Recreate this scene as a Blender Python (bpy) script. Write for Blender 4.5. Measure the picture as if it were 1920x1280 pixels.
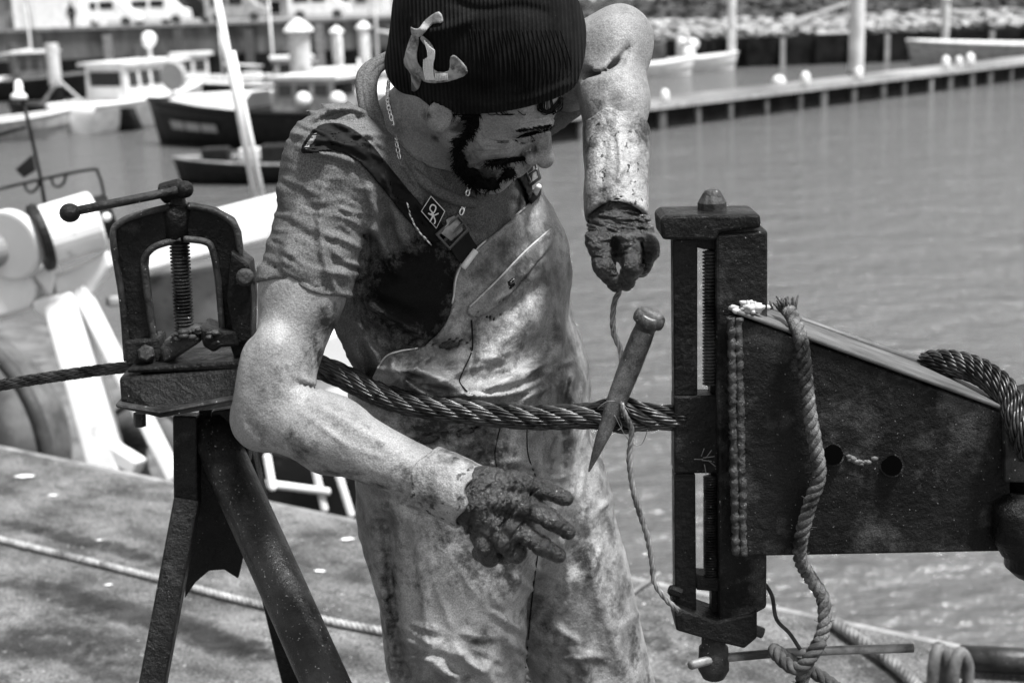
import bpy, bmesh, math, random
import numpy as np
from mathutils import Vector, Matrix

random.seed(11)
rng = np.random.default_rng(11)
scene = bpy.context.scene
for o in list(bpy.data.objects):
    bpy.data.objects.remove(o)
COL = scene.collection

# ------------------------------------------------------------------ camera
FPX = 1920 * 50 / 36.0
CAM = np.array([0.0, 0.0, 1.6])
PITCH = math.atan(660 / FPX)
ROLL = math.radians(2.0)
fw = np.array([0, math.cos(PITCH), -math.sin(PITCH)])
up0 = np.array([0, math.sin(PITCH), math.cos(PITCH)])
rt0 = np.array([1.0, 0, 0])
CR = rt0 * math.cos(ROLL) - up0 * math.sin(ROLL)
CU = rt0 * math.sin(ROLL) + up0 * math.cos(ROLL)
cam_d = bpy.data.cameras.new('camera')
cam = bpy.data.objects.new('camera', cam_d)
COL.objects.link(cam)
cam.matrix_world = Matrix(((CR[0], CU[0], -fw[0], CAM[0]),
                           (CR[1], CU[1], -fw[1], CAM[1]),
                           (CR[2], CU[2], -fw[2], CAM[2]),
                           (0, 0, 0, 1)))
cam_d.sensor_width = 36
cam_d.lens = 50
cam_d.clip_end = 3000
cam_d.clip_start = 0.05
cam_d.dof.use_dof = True
cam_d.dof.focus_distance = 1.80
cam_d.dof.aperture_fstop = 5.8
scene.camera = cam
scene.render.resolution_x = 1024
scene.render.resolution_y = 682

# ------------------------------------------------------------------ sky and sun
SUN = Vector((0.32, -0.20, 0.92)).normalized()
w = bpy.data.worlds.new('World')
scene.world = w
w.use_nodes = True
nt = w.node_tree
bg = nt.nodes['Background']
sky = nt.nodes.new('ShaderNodeTexSky')
sky.sky_type = 'NISHITA'
sky.sun_disc = False
sky.sun_elevation = math.asin(SUN.z)
sky.sun_rotation = math.atan2(SUN.x, SUN.y)
sky.air_density = 1.0
sky.dust_density = 1.6
bw = nt.nodes.new('ShaderNodeRGBToBW')
nt.links.new(sky.outputs[0], bw.inputs[0])
nt.links.new(bw.outputs[0], bg.inputs[0])
bg.inputs[1].default_value = 0.125
sl = bpy.data.lights.new('sun', 'SUN')
sl.energy = 4.5
sl.angle = math.radians(10)
sl.color = (1, 1, 1)
so = bpy.data.objects.new('sun', sl)
COL.objects.link(so)
so.rotation_euler = (-SUN).to_track_quat('-Z', 'Y').to_euler()
so.location = (4, -2, 8)
scene.view_settings.view_transform = 'Standard'
scene.view_settings.look = 'None'
scene.view_settings.gamma = 1
scene.view_settings.exposure = 0.92

# ------------------------------------------------------------------ pixel helpers (1920 x 1280 photo frame)
def ray(px, py):
    d = fw + CR * ((px - 960) / FPX) + CU * ((640 - py) / FPX)
    return d
def P(px, py, Y):
    d = ray(px, py)
    return CAM + d * (Y / d[1])
def Zp(px, py, z):
    d = ray(px, py)
    return CAM + d * ((z - CAM[2]) / d[2])
def G(px, py): return Zp(px, py, 0.0)
WZ = -3.0
def W(px, py): return Zp(px, py, WZ)
def PP(pts): return [P(*q) for q in pts]
def proj(p):
    d = p - CAM.astype(p.dtype)
    zc = d @ fw.astype(p.dtype)
    return 960 + FPX * (d @ CR.astype(p.dtype)) / zc, 640 - FPX * (d @ CU.astype(p.dtype)) / zc
def ppm(px, py, Y):
    return FPX / ((P(px, py, Y) - CAM) @ fw)

# ------------------------------------------------------------------ materials (all greys: the photo is black and white)
MATS = {}
def mk(name, lo, hi, scale=8, rough=0.6, rough2=None, bump=0.2, bscale=60, bdist=0.004, metal=0.0, spec=0.5, contrast=(0.35, 0.65),
       dirt=None, dscale=5, dpos=(0.5, 0.62), stretch=None, speck=None, spscale=150, sppos=0.72, coat=0, rot=(0, 0, 0), attr=None, acol=0.02, detail=8,
       wave=None, stripes=None, grain=0.0, gscale=520, dirt2=None):
    m = bpy.data.materials.new(name)
    m.use_nodes = True
    t = m.node_tree; N = t.nodes; L = t.links
    b = N['Principled BSDF']
    tc = N.new('ShaderNodeTexCoord')
    mp = N.new('ShaderNodeMapping')
    mp.inputs['Rotation'].default_value = rot
    if stretch: mp.inputs['Scale'].default_value = stretch
    if any(rot) and stretch:
        mp.vector_type = 'TEXTURE'; mp.inputs['Scale'].default_value = [1 / q for q in stretch]
    L.new(tc.outputs['Object'], mp.inputs[0])
    vec = mp.outputs[0]
    def noise(sc, det=detail, ro=0.6, v=vec):
        n = N.new('ShaderNodeTexNoise'); n.inputs['Scale'].default_value = sc
        n.inputs['Detail'].default_value = det; n.inputs['Roughness'].default_value = ro
        L.new(v, n.inputs['Vector']); return n.outputs[0]
    def mr(v, a, b_, c, d):
        n = N.new('ShaderNodeMapRange'); n.inputs[1].default_value = a; n.inputs[2].default_value = b_
        n.inputs[3].default_value = c; n.inputs[4].default_value = d; L.new(v, n.inputs[0]); return n.outputs[0]
    def mixv(f, a, b_):
        n = N.new('ShaderNodeMix'); n.data_type = 'FLOAT'
        for s, v in ((0, f), (2, a), (3, b_)):
            if isinstance(v, (int, float)): n.inputs[s].default_value = v
            else: L.new(v, n.inputs[s])
        return n.outputs[0]
    def math2(op, a, b_):
        n = N.new('ShaderNodeMath'); n.operation = op
        for s, v in ((0, a), (1, b_)):
            if isinstance(v, (int, float)): n.inputs[s].default_value = v
            else: L.new(v, n.inputs[s])
        return n.outputs[0]
    base = mr(noise(scale), contrast[0], contrast[1], lo, hi)
    if dirt is not None:
        dm = mr(noise(dscale, 12, 0.68), dpos[0], dpos[1], 0, 1)
        base = mixv(dm, base, dirt)
    if dirt2 is not None:
        base = mixv(mr(noise(dirt2[1], 10, 0.72), dirt2[2], dirt2[3], 0, dirt2[4]), base, dirt2[0])
    if speck is not None:
        sm = mr(noise(spscale, 3, 0.5, tc.outputs['Object']), sppos, sppos + 0.04, 0, 1)
        base = mixv(sm, base, speck)
    hgt = noise(bscale, 6, 0.65)
    if attr:
        an = N.new('ShaderNodeAttribute'); an.attribute_name = attr
        nz = noise(70, 8, 0.7)
        am = math2('ADD', an.outputs['Fac'], math2('MULTIPLY', math2('SUBTRACT', nz, 0.5), math2('MULTIPLY', math2('MINIMUM', math2('MULTIPLY', an.outputs['Fac'], 4.0), 1.0), 2.4)))
        am = mr(am, 0.30, 0.95, 0, 1)
        base = mixv(am, base, acol)
    if stripes:
        wv = N.new('ShaderNodeTexWave'); wv.bands_direction = stripes[0]; wv.inputs['Scale'].default_value = stripes[1]
        wv.inputs['Distortion'].default_value = stripes[2]; wv.inputs['Detail'].default_value = 2
        L.new(tc.outputs['Object'], wv.inputs[0])
        hgt = math2('ADD', math2('MULTIPLY', hgt, 0.4), wv.outputs[1])
        base = math2('MULTIPLY', base, mr(wv.outputs[1], 0, 1, 0.6, 1.25))
    if grain:
        base = math2('MULTIPLY', base, mr(noise(gscale, 2, 0.6, tc.outputs['Object']), 0.3, 0.7, 1 - grain, 1 + grain))
    L.new(base, b.inputs['Base Color'])
    if rough2 is None: b.inputs['Roughness'].default_value = rough
    else: L.new(mr(noise(scale * 2.3), 0.35, 0.65, rough, rough2), b.inputs['Roughness'])
    b.inputs['Metallic'].default_value = metal
    b.inputs['Specular IOR Level'].default_value = spec
    if coat: b.inputs['Coat Weight'].default_value = coat
    if bump:
        bn = N.new('ShaderNodeBump'); bn.inputs['Strength'].default_value = bump; bn.inputs['Distance'].default_value = bdist
        L.new(hgt, bn.inputs['Height']); L.new(bn.outputs[0], b.inputs['Normal'])
    MATS[name] = m
    return m

# ------------------------------------------------------------------ object helpers
def np_mesh(name, V, F):
    me = bpy.data.meshes.new(name)
    V = np.asarray(V, dtype=np.float64)
    if isinstance(F, np.ndarray):
        n, k = F.shape
        me.vertices.add(len(V)); me.vertices.foreach_set('co', V.astype(np.float32).ravel())
        me.loops.add(n * k); me.loops.foreach_set('vertex_index', F.astype(np.int32).ravel())
        me.polygons.add(n); me.polygons.foreach_set('loop_start', np.arange(0, n * k, k, dtype=np.int32))
        me.update(calc_edges=True)
    else:
        me.from_pydata([tuple(v) for v in V], [], F)
    me.validate()
    return me
def link(name, me, mat, parent=None, smooth=False, bevel=0, segs=2, fixn=True):
    if fixn:
        bm = bmesh.new(); bm.from_mesh(me); bmesh.ops.recalc_face_normals(bm, faces=bm.faces); bm.to_mesh(me); bm.free()
    o = bpy.data.objects.new(name, me)
    COL.objects.link(o)
    if mat is not None: me.materials.append(mat if not isinstance(mat, str) else MATS[mat])
    if smooth:
        me.polygons.foreach_set('use_smooth', [True] * len(me.polygons))
    if parent is not None:
        o.parent = parent
        if parent.type == 'EMPTY': o.location = -parent.location
    if bevel:
        md = o.modifiers.new('bevel', 'BEVEL'); md.width = bevel; md.segments = segs; md.limit_method = 'ANGLE'; md.angle_limit = math.radians(35)
        if smooth is False: md.harden_normals = False
    return o
def empty(name, loc, label, cat, group=None):
    e = bpy.data.objects.new(name, None); COL.objects.link(e)
    e.location = Vector(loc); e.empty_display_size = 0.1
    return tag(e, label, cat, group)
def tag(o, label=None, cat=None, group=None, kind=None):
    if label: o['label'] = label
    if cat: o['category'] = cat
    if group: o['group'] = group
    if kind: o['kind'] = kind
    return o

class MB:
    def __init__(s): s.V = []; s.F = []
    def add(s, V, F):
        n = len(s.V); s.V += [tuple(v) for v in V]; s.F += [[i + n for i in f] for f in F]; return s
    def box(s, a, b):
        x0, y0, z0 = a; x1, y1, z1 = b
        return s.add([(x0, y0, z0), (x1, y0, z0), (x1, y1, z0), (x0, y1, z0), (x0, y0, z1), (x1, y0, z1), (x1, y1, z1), (x0, y1, z1)],
                     [[0, 3, 2, 1], [4, 5, 6, 7], [0, 1, 5, 4], [1, 2, 6, 5], [2, 3, 7, 6], [3, 0, 4, 7]])
    def obox(s, c, ax, ay, az, hx, hy, hz):
        c = np.array(c); ax, ay, az = [np.array(q) / np.linalg.norm(q) for q in (ax, ay, az)]
        V = [c + ax * hx * i + ay * hy * j + az * hz * k for k in (-1, 1) for i, j in ((-1, -1), (1, -1), (1, 1), (-1, 1))]
        return s.add(V, [[0, 3, 2, 1], [4, 5, 6, 7], [0, 1, 5, 4], [1, 2, 6, 5], [2, 3, 7, 6], [3, 0, 4, 7]])
    def prism(s, A, B):
        n = len(A)
        return s.add(list(A) + list(B), [list(range(n))[::-1], list(range(n, 2 * n))] + [[i, (i + 1) % n, n + (i + 1) % n, n + i] for i in range(n)])
    def plate(s, poly, Y, dep):          # photo outline stood up in the plane y = Y and given a real thickness
        A = [P(x, y, Y) for x, y in poly]
        return s.prism(A, [q + np.array([0, dep, 0]) for q in A])
    def tube(s, pts, r, n=10, cap=True, closed=False, twist=0, ref=None):
        V, F = sweep(pts, r, n, cap, closed)
        return s.add(V, F)
    def lathe(s, a, b, prof, n=24):      # prof: (t along a-b, radius)
        a = np.array(a, float); b = np.array(b, float); d = b - a; L = np.linalg.norm(d); d /= L
        u = np.cross(d, [0, 1, 0.3]); u /= np.linalg.norm(u); v = np.cross(d, u)
        V = []
        for t, r in prof:
            for k in range(n):
                an = 2 * math.pi * k / n
                V.append(a + d * L * t + r * (u * math.cos(an) + v * math.sin(an)))
        F = []
        for i in range(len(prof) - 1):
            for k in range(n):
                F.append([i * n + k, i * n + (k + 1) % n, (i + 1) * n + (k + 1) % n, (i + 1) * n + k])
        F.append(list(range(n))[::-1]); F.append(list(range((len(prof) - 1) * n, len(prof) * n)))
        return s.add(V, F)
    def ball(s, c, r, n=14, sc=(1, 1, 1)):
        c = np.array(c); V = []; F = []
        m = n // 2
        for i in range(1, m):
            th = math.pi * i / m
            for k in range(n):
                ph = 2 * math.pi * k / n
                V.append(c + r * np.array([math.sin(th) * math.cos(ph) * sc[0], math.sin(th) * math.sin(ph) * sc[1], math.cos(th) * sc[2]]))
        V += [c + np.array([0, 0, r * sc[2]]), c - np.array([0, 0, r * sc[2]])]
        for i in range(m - 2):
            for k in range(n):
                F.append([i * n + k, (i + 1) * n + k, (i + 1) * n + (k + 1) % n, i * n + (k + 1) % n])
        t = len(V) - 2
        for k in range(n):
            F.append([t, k, (k + 1) % n]); F.append([t + 1, (m - 2) * n + (k + 1) % n, (m - 2) * n + k])
        return s.add(V, F)
    def build(s, name, mat, parent=None, smooth=False, bevel=0, segs=2):
        return link(name, np_mesh(name, s.V, s.F), mat, parent, smooth, bevel, segs)

def smooth_path(pts, n=8):
    pts = [np.array(p, float) for p in pts]
    if len(pts) < 3: return np.array(pts)
    out = []
    for i in range(len(pts) - 1):
        p0 = pts[max(i - 1, 0)]; p1 = pts[i]; p2 = pts[i + 1]; p3 = pts[min(i + 2, len(pts) - 1)]
        for k in range(n):
            t = k / n
            out.append(0.5 * ((2 * p1) + (-p0 + p2) * t + (2 * p0 - 5 * p1 + 4 * p2 - p3) * t * t + (-p0 + 3 * p1 - 3 * p2 + p3) * t ** 3))
    out.append(pts[-1])
    return np.array(out)
def frames(pts, closed=False):
    pts = np.asarray(pts, float)
    if closed: T = np.roll(pts, -1, 0) - np.roll(pts, 1, 0)
    else: T = np.gradient(pts, axis=0)
    T /= np.linalg.norm(T, axis=1)[:, None] + 1e-12
    u = np.cross(T[0], [0.13, 0.21, 1.0]); u /= np.linalg.norm(u)
    U = []
    for t in T:
        u = u - t * (u @ t); u /= np.linalg.norm(u); U.append(u)
    U = np.array(U); return T, U, np.cross(T, U)
def sweep(pts, r, n=10, cap=True, closed=False):
    pts = np.asarray(pts, float); T, U, Vv = frames(pts, closed)
    r = np.broadcast_to(np.asarray(r, float), (len(pts),))
    an = np.arange(n) * 2 * math.pi / n
    V = (pts[:, None, :] + r[:, None, None] * (U[:, None, :] * np.cos(an)[None, :, None] + Vv[:, None, :] * np.sin(an)[None, :, None])).reshape(-1, 3)
    F = []
    m = len(pts)
    for i in range(m if closed else m - 1):
        j = (i + 1) % m
        for k in range(n):
            F.append([i * n + k, i * n + (k + 1) % n, j * n + (k + 1) % n, j * n + k])
    if cap and not closed:
        F.append(list(range(n))[::-1]); F.append(list(range((m - 1) * n, m * n)))
    return V, F
def resample(pts, step):
    pts = np.asarray(pts, float)
    d = np.r_[0, np.cumsum(np.linalg.norm(np.diff(pts, axis=0), axis=1))]
    n = max(2, int(d[-1] / step) + 1)
    s = np.linspace(0, d[-1], n)
    return np.stack([np.interp(s, d, pts[:, k]) for k in range(3)], 1), s

# ------------------------------------------------------------------ material set
mk('concrete', 0.06, 0.24, 5.0, 0.9, bump=1.0, bscale=60, bdist=0.02, spec=.2, dirt=0.045, dscale=2.6, dpos=(0.52, 0.66), speck=0.42, spscale=60, sppos=0.66,
   stretch=(0.85, 1.25, 1), rot=(0, 0, -0.60), dirt2=(0.03, 22, 0.52, 0.66, 0.75), grain=0.6, gscale=130)
mk('concrete_edge', 0.14, 0.30, 9, 0.85, bump=0.6, bscale=70, bdist=0.006, dirt=0.12, dscale=3)
mk('stain', 0.05, 0.10, 9, 0.8, bump=0.2)
mk('dropping', 0.65, 0.8, 30, 0.8)
mk('white_paint', 0.62, 0.85, 3, 0.42, bump=0.1, bscale=14, dirt=0.30, dscale=6, dpos=(0.60, 0.72))
mk('mid_paint', 0.07, 0.16, 5, 0.6, dirt=0.03, dscale=6, dpos=(.5, .66))
mk('grey_paint', 0.22, 0.40, 4, 0.5, dirt=0.12, dscale=5, dpos=(0.55, 0.7))
mk('dark_paint', 0.006, 0.018, 5, 0.5, spec=.2, dirt=0.04, dscale=7, dpos=(0.6, 0.7))
mk('black_rubber', 0.015, 0.05, 10, 0.75, bump=0.4, bscale=30, dirt=0.14, dscale=5, dpos=(0.6, 0.72))
mk('old_rubber', 0.04, 0.12, 7, 0.75, bump=0.5, bscale=30, dirt=0.03, dscale=4, dpos=(0.52, 0.66))
mk('far_wall', 0.07, 0.2, 0.8, 0.9, bump=0.5, bscale=3, bdist=0.05, dirt=0.05, dscale=0.5, stretch=(1, 1, 0.3))
mk('weed', 0.005, 0.018, 1.5, 0.8, spec=.08, bump=0.6, bscale=5, bdist=0.05)
mk('pale_rock', 0.14, 0.45, 1.2, 0.9, bump=0.5, bscale=6, bdist=0.05)
mk('dark_rock', 0.015, 0.08, 1.2, 0.9, bump=0.5, bscale=6, bdist=0.05)
mk('far_land', 0.10, 0.28, 0.25, 0.9, bump=0.3, bscale=2, bdist=0.1)
mk('roofing', 0.16, 0.26, 1.0, 0.7)
mk('render_white', 0.55, 0.72, 0.8, 0.8)
mk('render_grey', 0.26, 0.38, 0.8, 0.8)
mk('pile_steel', 0.50, 0.72, 1.5, 0.5, dirt=0.22, dscale=1.6, dpos=(0.52, 0.7))
mk('leaves', 0.03, 0.09, 3, 0.7)
mk('bark', 0.06, 0.1, 8, 0.9)
def glass():
    m = bpy.data.materials.new('glass'); m.use_nodes = True
    b = m.node_tree.nodes['Principled BSDF']; b.inputs['Base Color'].default_value = (0.015, 0.015, 0.015, 1); b.inputs['Roughness'].default_value = 0.06
    MATS['glass'] = m
glass()
def water_mat():
    m = bpy.data.materials.new('water'); m.use_nodes = True
    t = m.node_tree; N = t.nodes; L = t.links; b = N['Principled BSDF']
    b.inputs['Base Color'].default_value = (0.10, 0.10, 0.10, 1)
    b.inputs['Roughness'].default_value = 0.10
    b.inputs['IOR'].default_value = 1.34
    tc = N.new('ShaderNodeTexCoord')
    def nz(sc, rz, st, det):
        mp = N.new('ShaderNodeMapping'); mp.inputs['Rotation'].default_value = (0, 0, rz); mp.inputs['Scale'].default_value = st
        L.new(tc.outputs['Object'], mp.inputs[0])
        n = N.new('ShaderNodeTexNoise'); n.inputs['Scale'].default_value = sc; n.inputs['Detail'].default_value = det; n.inputs['Roughness'].default_value = 0.55
        L.new(mp.outputs[0], n.inputs['Vector']); return n.outputs[0]
    a = nz(1.1, 0.15, (0.45, 1, 1), 3); c = nz(4.5, -0.1, (0.5, 1, 1), 4); e = nz(0.25, 0.3, (0.5, 1, 1), 2)
    def m2(op, x, y):
        n = N.new('ShaderNodeMath'); n.operation = op
        for s, v in ((0, x), (1, y)):
            if isinstance(v, (int, float)): n.inputs[s].default_value = v
            else: L.new(v, n.inputs[s])
        return n.outputs[0]
    h = m2('ADD', m2('MULTIPLY', a, 1.2), m2('MULTIPLY', c, 0.85))
    h = m2('ADD', h, m2('MULTIPLY', e, 1.2))
    bn = N.new('ShaderNodeBump'); bn.inputs['Strength'].default_value = 0.85; bn.inputs['Distance'].default_value = 0.32
    L.new(h, bn.inputs['Height']); L.new(bn.outputs[0], b.inputs['Normal'])
    MATS['water'] = m
water_mat()

# ------------------------------------------------------------------ the quay the man stands on
E0 = G(0, 828); E1 = G(1920, 1222)
ed = E1 - E0; ed[2] = 0; ed /= np.linalg.norm(ed)
en = np.array([-ed[1], ed[0], 0])
if en[1] < 0: en = -en                    # towards the water
A = E0 - ed * 60; B = E0 + ed * 60
back = -en * 40
def rect_prism(p0, p1, n0, n1, z0, z1):
    q = [p0 + en * n0, p1 + en * n0, p1 + en * n1, p0 + en * n1]
    lo = [np.array([v[0], v[1], z0]) for v in q]; hi = [np.array([v[0], v[1], z1]) for v in q]
    return lo, hi
quay = MB().prism(*rect_prism(A, B, -40, -0.052, -5.0, 0.0)).build('quay', 'concrete')
tag(quay, kind='structure')
MB().prism(*rect_prism(A, B, -0.05, -0.002, -0.5, -0.004)).build('quay_edge', 'concrete_edge', quay, bevel=0.02)
MB().prism(*rect_prism(A, B, -0.06, -0.03, -5.0, -0.51)).build('quay_wall_face', 'weed', quay)

def blob_flat(c, rx, ry, name, mat, parent, z, seed, rot=0.0):
    r = random.Random(seed); n = 18; V = []
    for k in range(n):
        a = 2 * math.pi * k / n; q = 1 + r.uniform(-.3, .3)
        x = rx * q * math.cos(a); y = ry * q * math.sin(a)
        V.append((c[0] + x * math.cos(rot) - y * math.sin(rot), c[1] + x * math.sin(rot) + y * math.cos(rot), z))
    o = MB().add(V, [list(range(n))]).build(name, mat, parent)
    return o
for i, (x, y, rr) in enumerate([(46, 894, .030), (100, 930, .016), (186, 1014, .009), (652, 1012, .020), (600, 1072, .016), (204, 1098, .010)]):
    blob_flat(G(x, y), rr, rr * .55, 'bird_dropping', 'dropping', quay, 0.0045, i)
# oily drag marks along the quay: thin films that thin out at their edges
def film_mat():
    m = mk('oil_film', .015, .05, 12, .6, bump=.3, bscale=60, spec=.2)
    t = m.node_tree; N = t.nodes; L_ = t.links; b_ = N['Principled BSDF']
    an = N.new('ShaderNodeAttribute'); an.attribute_name = 'dirt'
    nz = N.new('ShaderNodeTexNoise'); nz.inputs['Scale'].default_value = 16; nz.inputs['Detail'].default_value = 9; nz.inputs['Roughness'].default_value = .75
    tc = N.new('ShaderNodeTexCoord'); L_.new(tc.outputs['Object'], nz.inputs['Vector'])
    ma = N.new('ShaderNodeMath'); ma.operation = 'MULTIPLY_ADD'; L_.new(nz.outputs[0], ma.inputs[0]); ma.inputs[1].default_value = 2.6; ma.inputs[2].default_value = -1.3
    ad = N.new('ShaderNodeMath'); L_.new(ma.outputs[0], ad.inputs[0]); L_.new(an.outputs['Fac'], ad.inputs[1])
    mr_ = N.new('ShaderNodeMapRange'); mr_.inputs[1].default_value = .35; mr_.inputs[2].default_value = 1.05; mr_.inputs[4].default_value = .85; L_.new(ad.outputs[0], mr_.inputs[0])
    L_.new(mr_.outputs[0], b_.inputs['Alpha'])
film_mat()
def film(pts, wd, st, z):
    c = smooth_path([G(x, y) for x, y in pts], 10); T_ = np.gradient(c, axis=0); T_[:, 2] = 0; T_ /= np.linalg.norm(T_, axis=1)[:, None]
    n_ = np.stack([-T_[:, 1], T_[:, 0], T_[:, 0] * 0], 1); V = []; A_ = []; rows = 7; m_ = len(c)
    for i in range(m_):
        for j in range(rows):
            u = j / (rows - 1) * 2 - 1; q = c[i] + n_[i] * u * wd; V.append((q[0], q[1], z)); A_.append(st * (1 - u * u) * min(1, 4 * min(i, m_ - 1 - i) / m_))
    me = np_mesh('drag_mark', V, [[i * rows + j, i * rows + j + 1, (i + 1) * rows + j + 1, (i + 1) * rows + j] for i in range(m_ - 1) for j in range(rows - 1)])
    a_ = me.attributes.new('dirt', 'FLOAT', 'POINT'); a_.data.foreach_set('value', np.array(A_, np.float32))
    link('drag_mark', me, 'oil_film', quay)
film([(-60, 968), (60, 992), (200, 1026), (340, 1066), (460, 1090)], .05, .9, .0042)
film([(-60, 1070), (80, 1100), (220, 1142), (340, 1176), (470, 1225), (560, 1250)], .085, 1.0, .0043)
film([(-60, 1200), (90, 1220), (220, 1260), (330, 1300)], .09, .7, .0044)
film([(300, 1160), (420, 1206), (560, 1240), (680, 1275)], .05, .8, .0046)
film([(-40, 1150), (120, 1190), (260, 1240)], .10, .6, .0047)
film([(1180, 1180), (1240, 1210), (1300, 1260)], .08, .6, .0042)
film([(1500, 1200), (1600, 1240), (1700, 1290)], .06, .7, .0043)

# ------------------------------------------------------------------ water
wm = MB().add([(-700, -40, WZ), (700, -40, WZ), (700, 1200, WZ), (-700, 1200, WZ)], [[0, 1, 2, 3]])
tag(wm.build('harbour_water', 'water'), kind='structure')

# ------------------------------------------------------------------ far shore
land = MB().box((-220, 92.0, -5), (0, 900, 0.0)).build('far_quay_ground', 'far_land'); tag(land, kind='structure')
MB().box((-220, 91.2, -5), (0, 91.98, 0.02)).build('far_quay_face', 'far_wall', land)
MB().box((-220, 90.9, -5), (0, 91.19, -1.75)).build('weed_line', 'weed', land)
MB().box((-220, 91.0, 0.021), (0, 92.0, 0.22)).build('far_kerb', 'concrete_edge', land)
for k, x in enumerate(np.arange(-38, 0, 4.4)):     # timber fenders on the far wall
    MB().box((x, 90.6, -4), (x + .5, 90.89, -0.1 - .2 * (k % 2))).build('timber_fender', 'bark' if k % 3 else 'concrete_edge', land)

# right-hand bank: terraced slope seen at low tide
prof = [(79.9, -5), (80.2, -1.6), (80.8, -1.35), (84.5, -0.75), (87.5, -0.55), (90, -0.3), (97, 0.5), (99, 0.62), (104, 1.5), (112, 2.2), (160, 3.2), (900, 4)]
bv = []; xs = np.linspace(-1, 90, 120)
for yy, zz in prof:
    for x in xs:
        n1 = math.sin(x * .9 + yy) * .25 + math.sin(x * 2.3 + yy * 1.7) * .15
        bv.append((x, yy + n1, zz + (n1 * .35 if zz > -4 else 0)))
bf = [[i * 120 + k, i * 120 + k + 1, (i + 1) * 120 + k + 1, (i + 1) * 120 + k] for i in range(len(prof) - 1) for k in range(119)]
bank = link('bank', np_mesh('bank', bv, bf), 'dark_rock', smooth=False); tag(bank, kind='structure')
MB().box((9, 79.2, -5), (60, 79.7, -1.42)).build('tide_wall', 'weed', bank)
for k in range(26):
    MB().box((9.5 + k * 1.9, 78.95, -5), (9.75 + k * 1.9, 79.19, -1.5)).build('wall_pile', 'weed' if k % 3 else 'grey_paint', bank)
def rocks(name, mat, n, ylo, yhi, zf, s0, s1, label, seed):
    r = random.Random(seed); mb = MB()
    for i in range(n):
        x = r.uniform(-0.5, 40); y = r.uniform(ylo, yhi); s = r.uniform(s0, s1)
        z = zf(y) + s * .2
        V = []
        for d in ((1, 0, 0), (0, 1, 0), (-1, 0, 0), (0, -1, 0), (.7, .7, .7), (-.7, .7, .7), (-.7, -.7, .7), (.7, -.7, .7)):
            q = s * r.uniform(.6, 1.1); V.append((x + d[0] * q, y + d[1] * q, z + d[2] * q * .7))
        V.append((x, y, z - s * .5))
        mb.add(V, [[4, 5, 6, 7], [0, 1, 4], [1, 5, 4], [1, 2, 5], [2, 6, 5], [2, 3, 6], [3, 7, 6], [3, 0, 7], [0, 4, 7], [0, 8, 1], [1, 8, 2], [2, 8, 3], [3, 8, 0]])
    o = mb.build(name, mat)
    tag(o, label, 'rocks', kind='stuff')
pz = lambda y: float(np.interp(y, [q[0] for q in prof], [q[1] for q in prof]))
rocks('pale_rocks', 'pale_rock', 1500, 80.5, 84.9, pz, .08, .5, 'pale rubble stones spread on the bank above the tide line', 1)
rocks('upper_rocks', 'pale_rock', 500, 97.0, 100.5, pz, .2, .7, 'light stones in the upper row along the far bank', 2)
rocks('dark_rocks', 'dark_rock', 1100, 85.4, 96, pz, .2, .7, 'dark weed covered stones along the far bank', 3)

def shrub(x, y, z, h, wd, label, seed):
    e = empty('shrub', (x, y, z), label, 'shrub', 'shrubs on the far bank')
    r = random.Random(seed); mb = MB()
    for i in range(420):
        a = r.uniform(0, 6.28); el = r.uniform(-.2, 1.0); rad = r.random() ** .4
        c = np.array([x + wd * rad * math.cos(a) * (1 - .3 * el), y + wd * rad * math.sin(a) * (1 - .3 * el), z + h * (.3 + .6 * el * rad) + r.uniform(-.1, .1)])
        u = np.array([r.gauss(0, 1) for _ in range(3)]); u /= np.linalg.norm(u); v = np.cross(u, [0.3, .5, .8]); v /= np.linalg.norm(v); s = r.uniform(.1, .24)
        mb.add([c - u * s, c + v * s * .6, c + u * s, c - v * s * .6], [[0, 1, 2, 3]])
    mb.build('foliage', 'leaves', e)
    MB().tube([(x, y, z - .3), (x + .1, y, z + h * .5)], [.12, .05], 6).build('stem', 'bark', e)
for i, (px, py, D, h, wd) in enumerate([(1130, 22, 101, 1.6, 1.5), (1180, 14, 102, 1.9, 1.6), (1455, 12, 102, 2.2, 1.7), (1540, 2, 103, 2.0, 1.8), (1690, 4, 101, 1.6, 1.5), (1790, 2, 101, 1.8, 1.9), (1880, 0, 102, 1.6, 1.6)]):
    q = P(px, py, D); shrub(q[0], D, pz(D), h, wd, 'dark bushy shrub growing on the stony far bank', i)

def building(x0, x1, y, h, label, mat, rows, seed, roof_h=1.2, dep=9):
    e = empty('building', ((x0 + x1) / 2, y + dep / 2, 0), label, 'building')
    MB().box((x0, y, 0.0), (x1, y + dep, h)).build('wall', mat, e)
    MB().prism([(x0 - .3, y - .35, h), (x1 + .3, y - .35, h), (x1 + .3, y + dep / 2, h + roof_h), (x0 - .3, y + dep / 2, h + roof_h)],
               [(x0 - .3, y - .35, h + .15), (x1 + .3, y - .35, h + .15), (x1 + .3, y + dep / 2, h + roof_h + .15), (x0 - .3, y + dep / 2, h + roof_h + .15)]).build('roof', 'roofing', e)
    for z0, z1, w_, gap in rows:
        x = x0 + .8
        while x + w_ < x1 - .5:
            f = MB().box((x - .07, y - .06, z0 - .07), (x + w_ + .07, y - .003, z1 + .07)).build('window', 'white_paint', e)
            MB().box((x, y - .09, z0), (x + w_, y - .062, z1)).build('pane', 'glass', f)
            x += w_ + gap
def bx(px, D): return float(P(px, 30, D)[0])
building(bx(150, 122), bx(412, 122), 122, 2.1, 'long low white harbour building with a row of dark windows', 'render_white', [(1.0, 1.6, .8, .35)], 1, 0.35)
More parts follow.
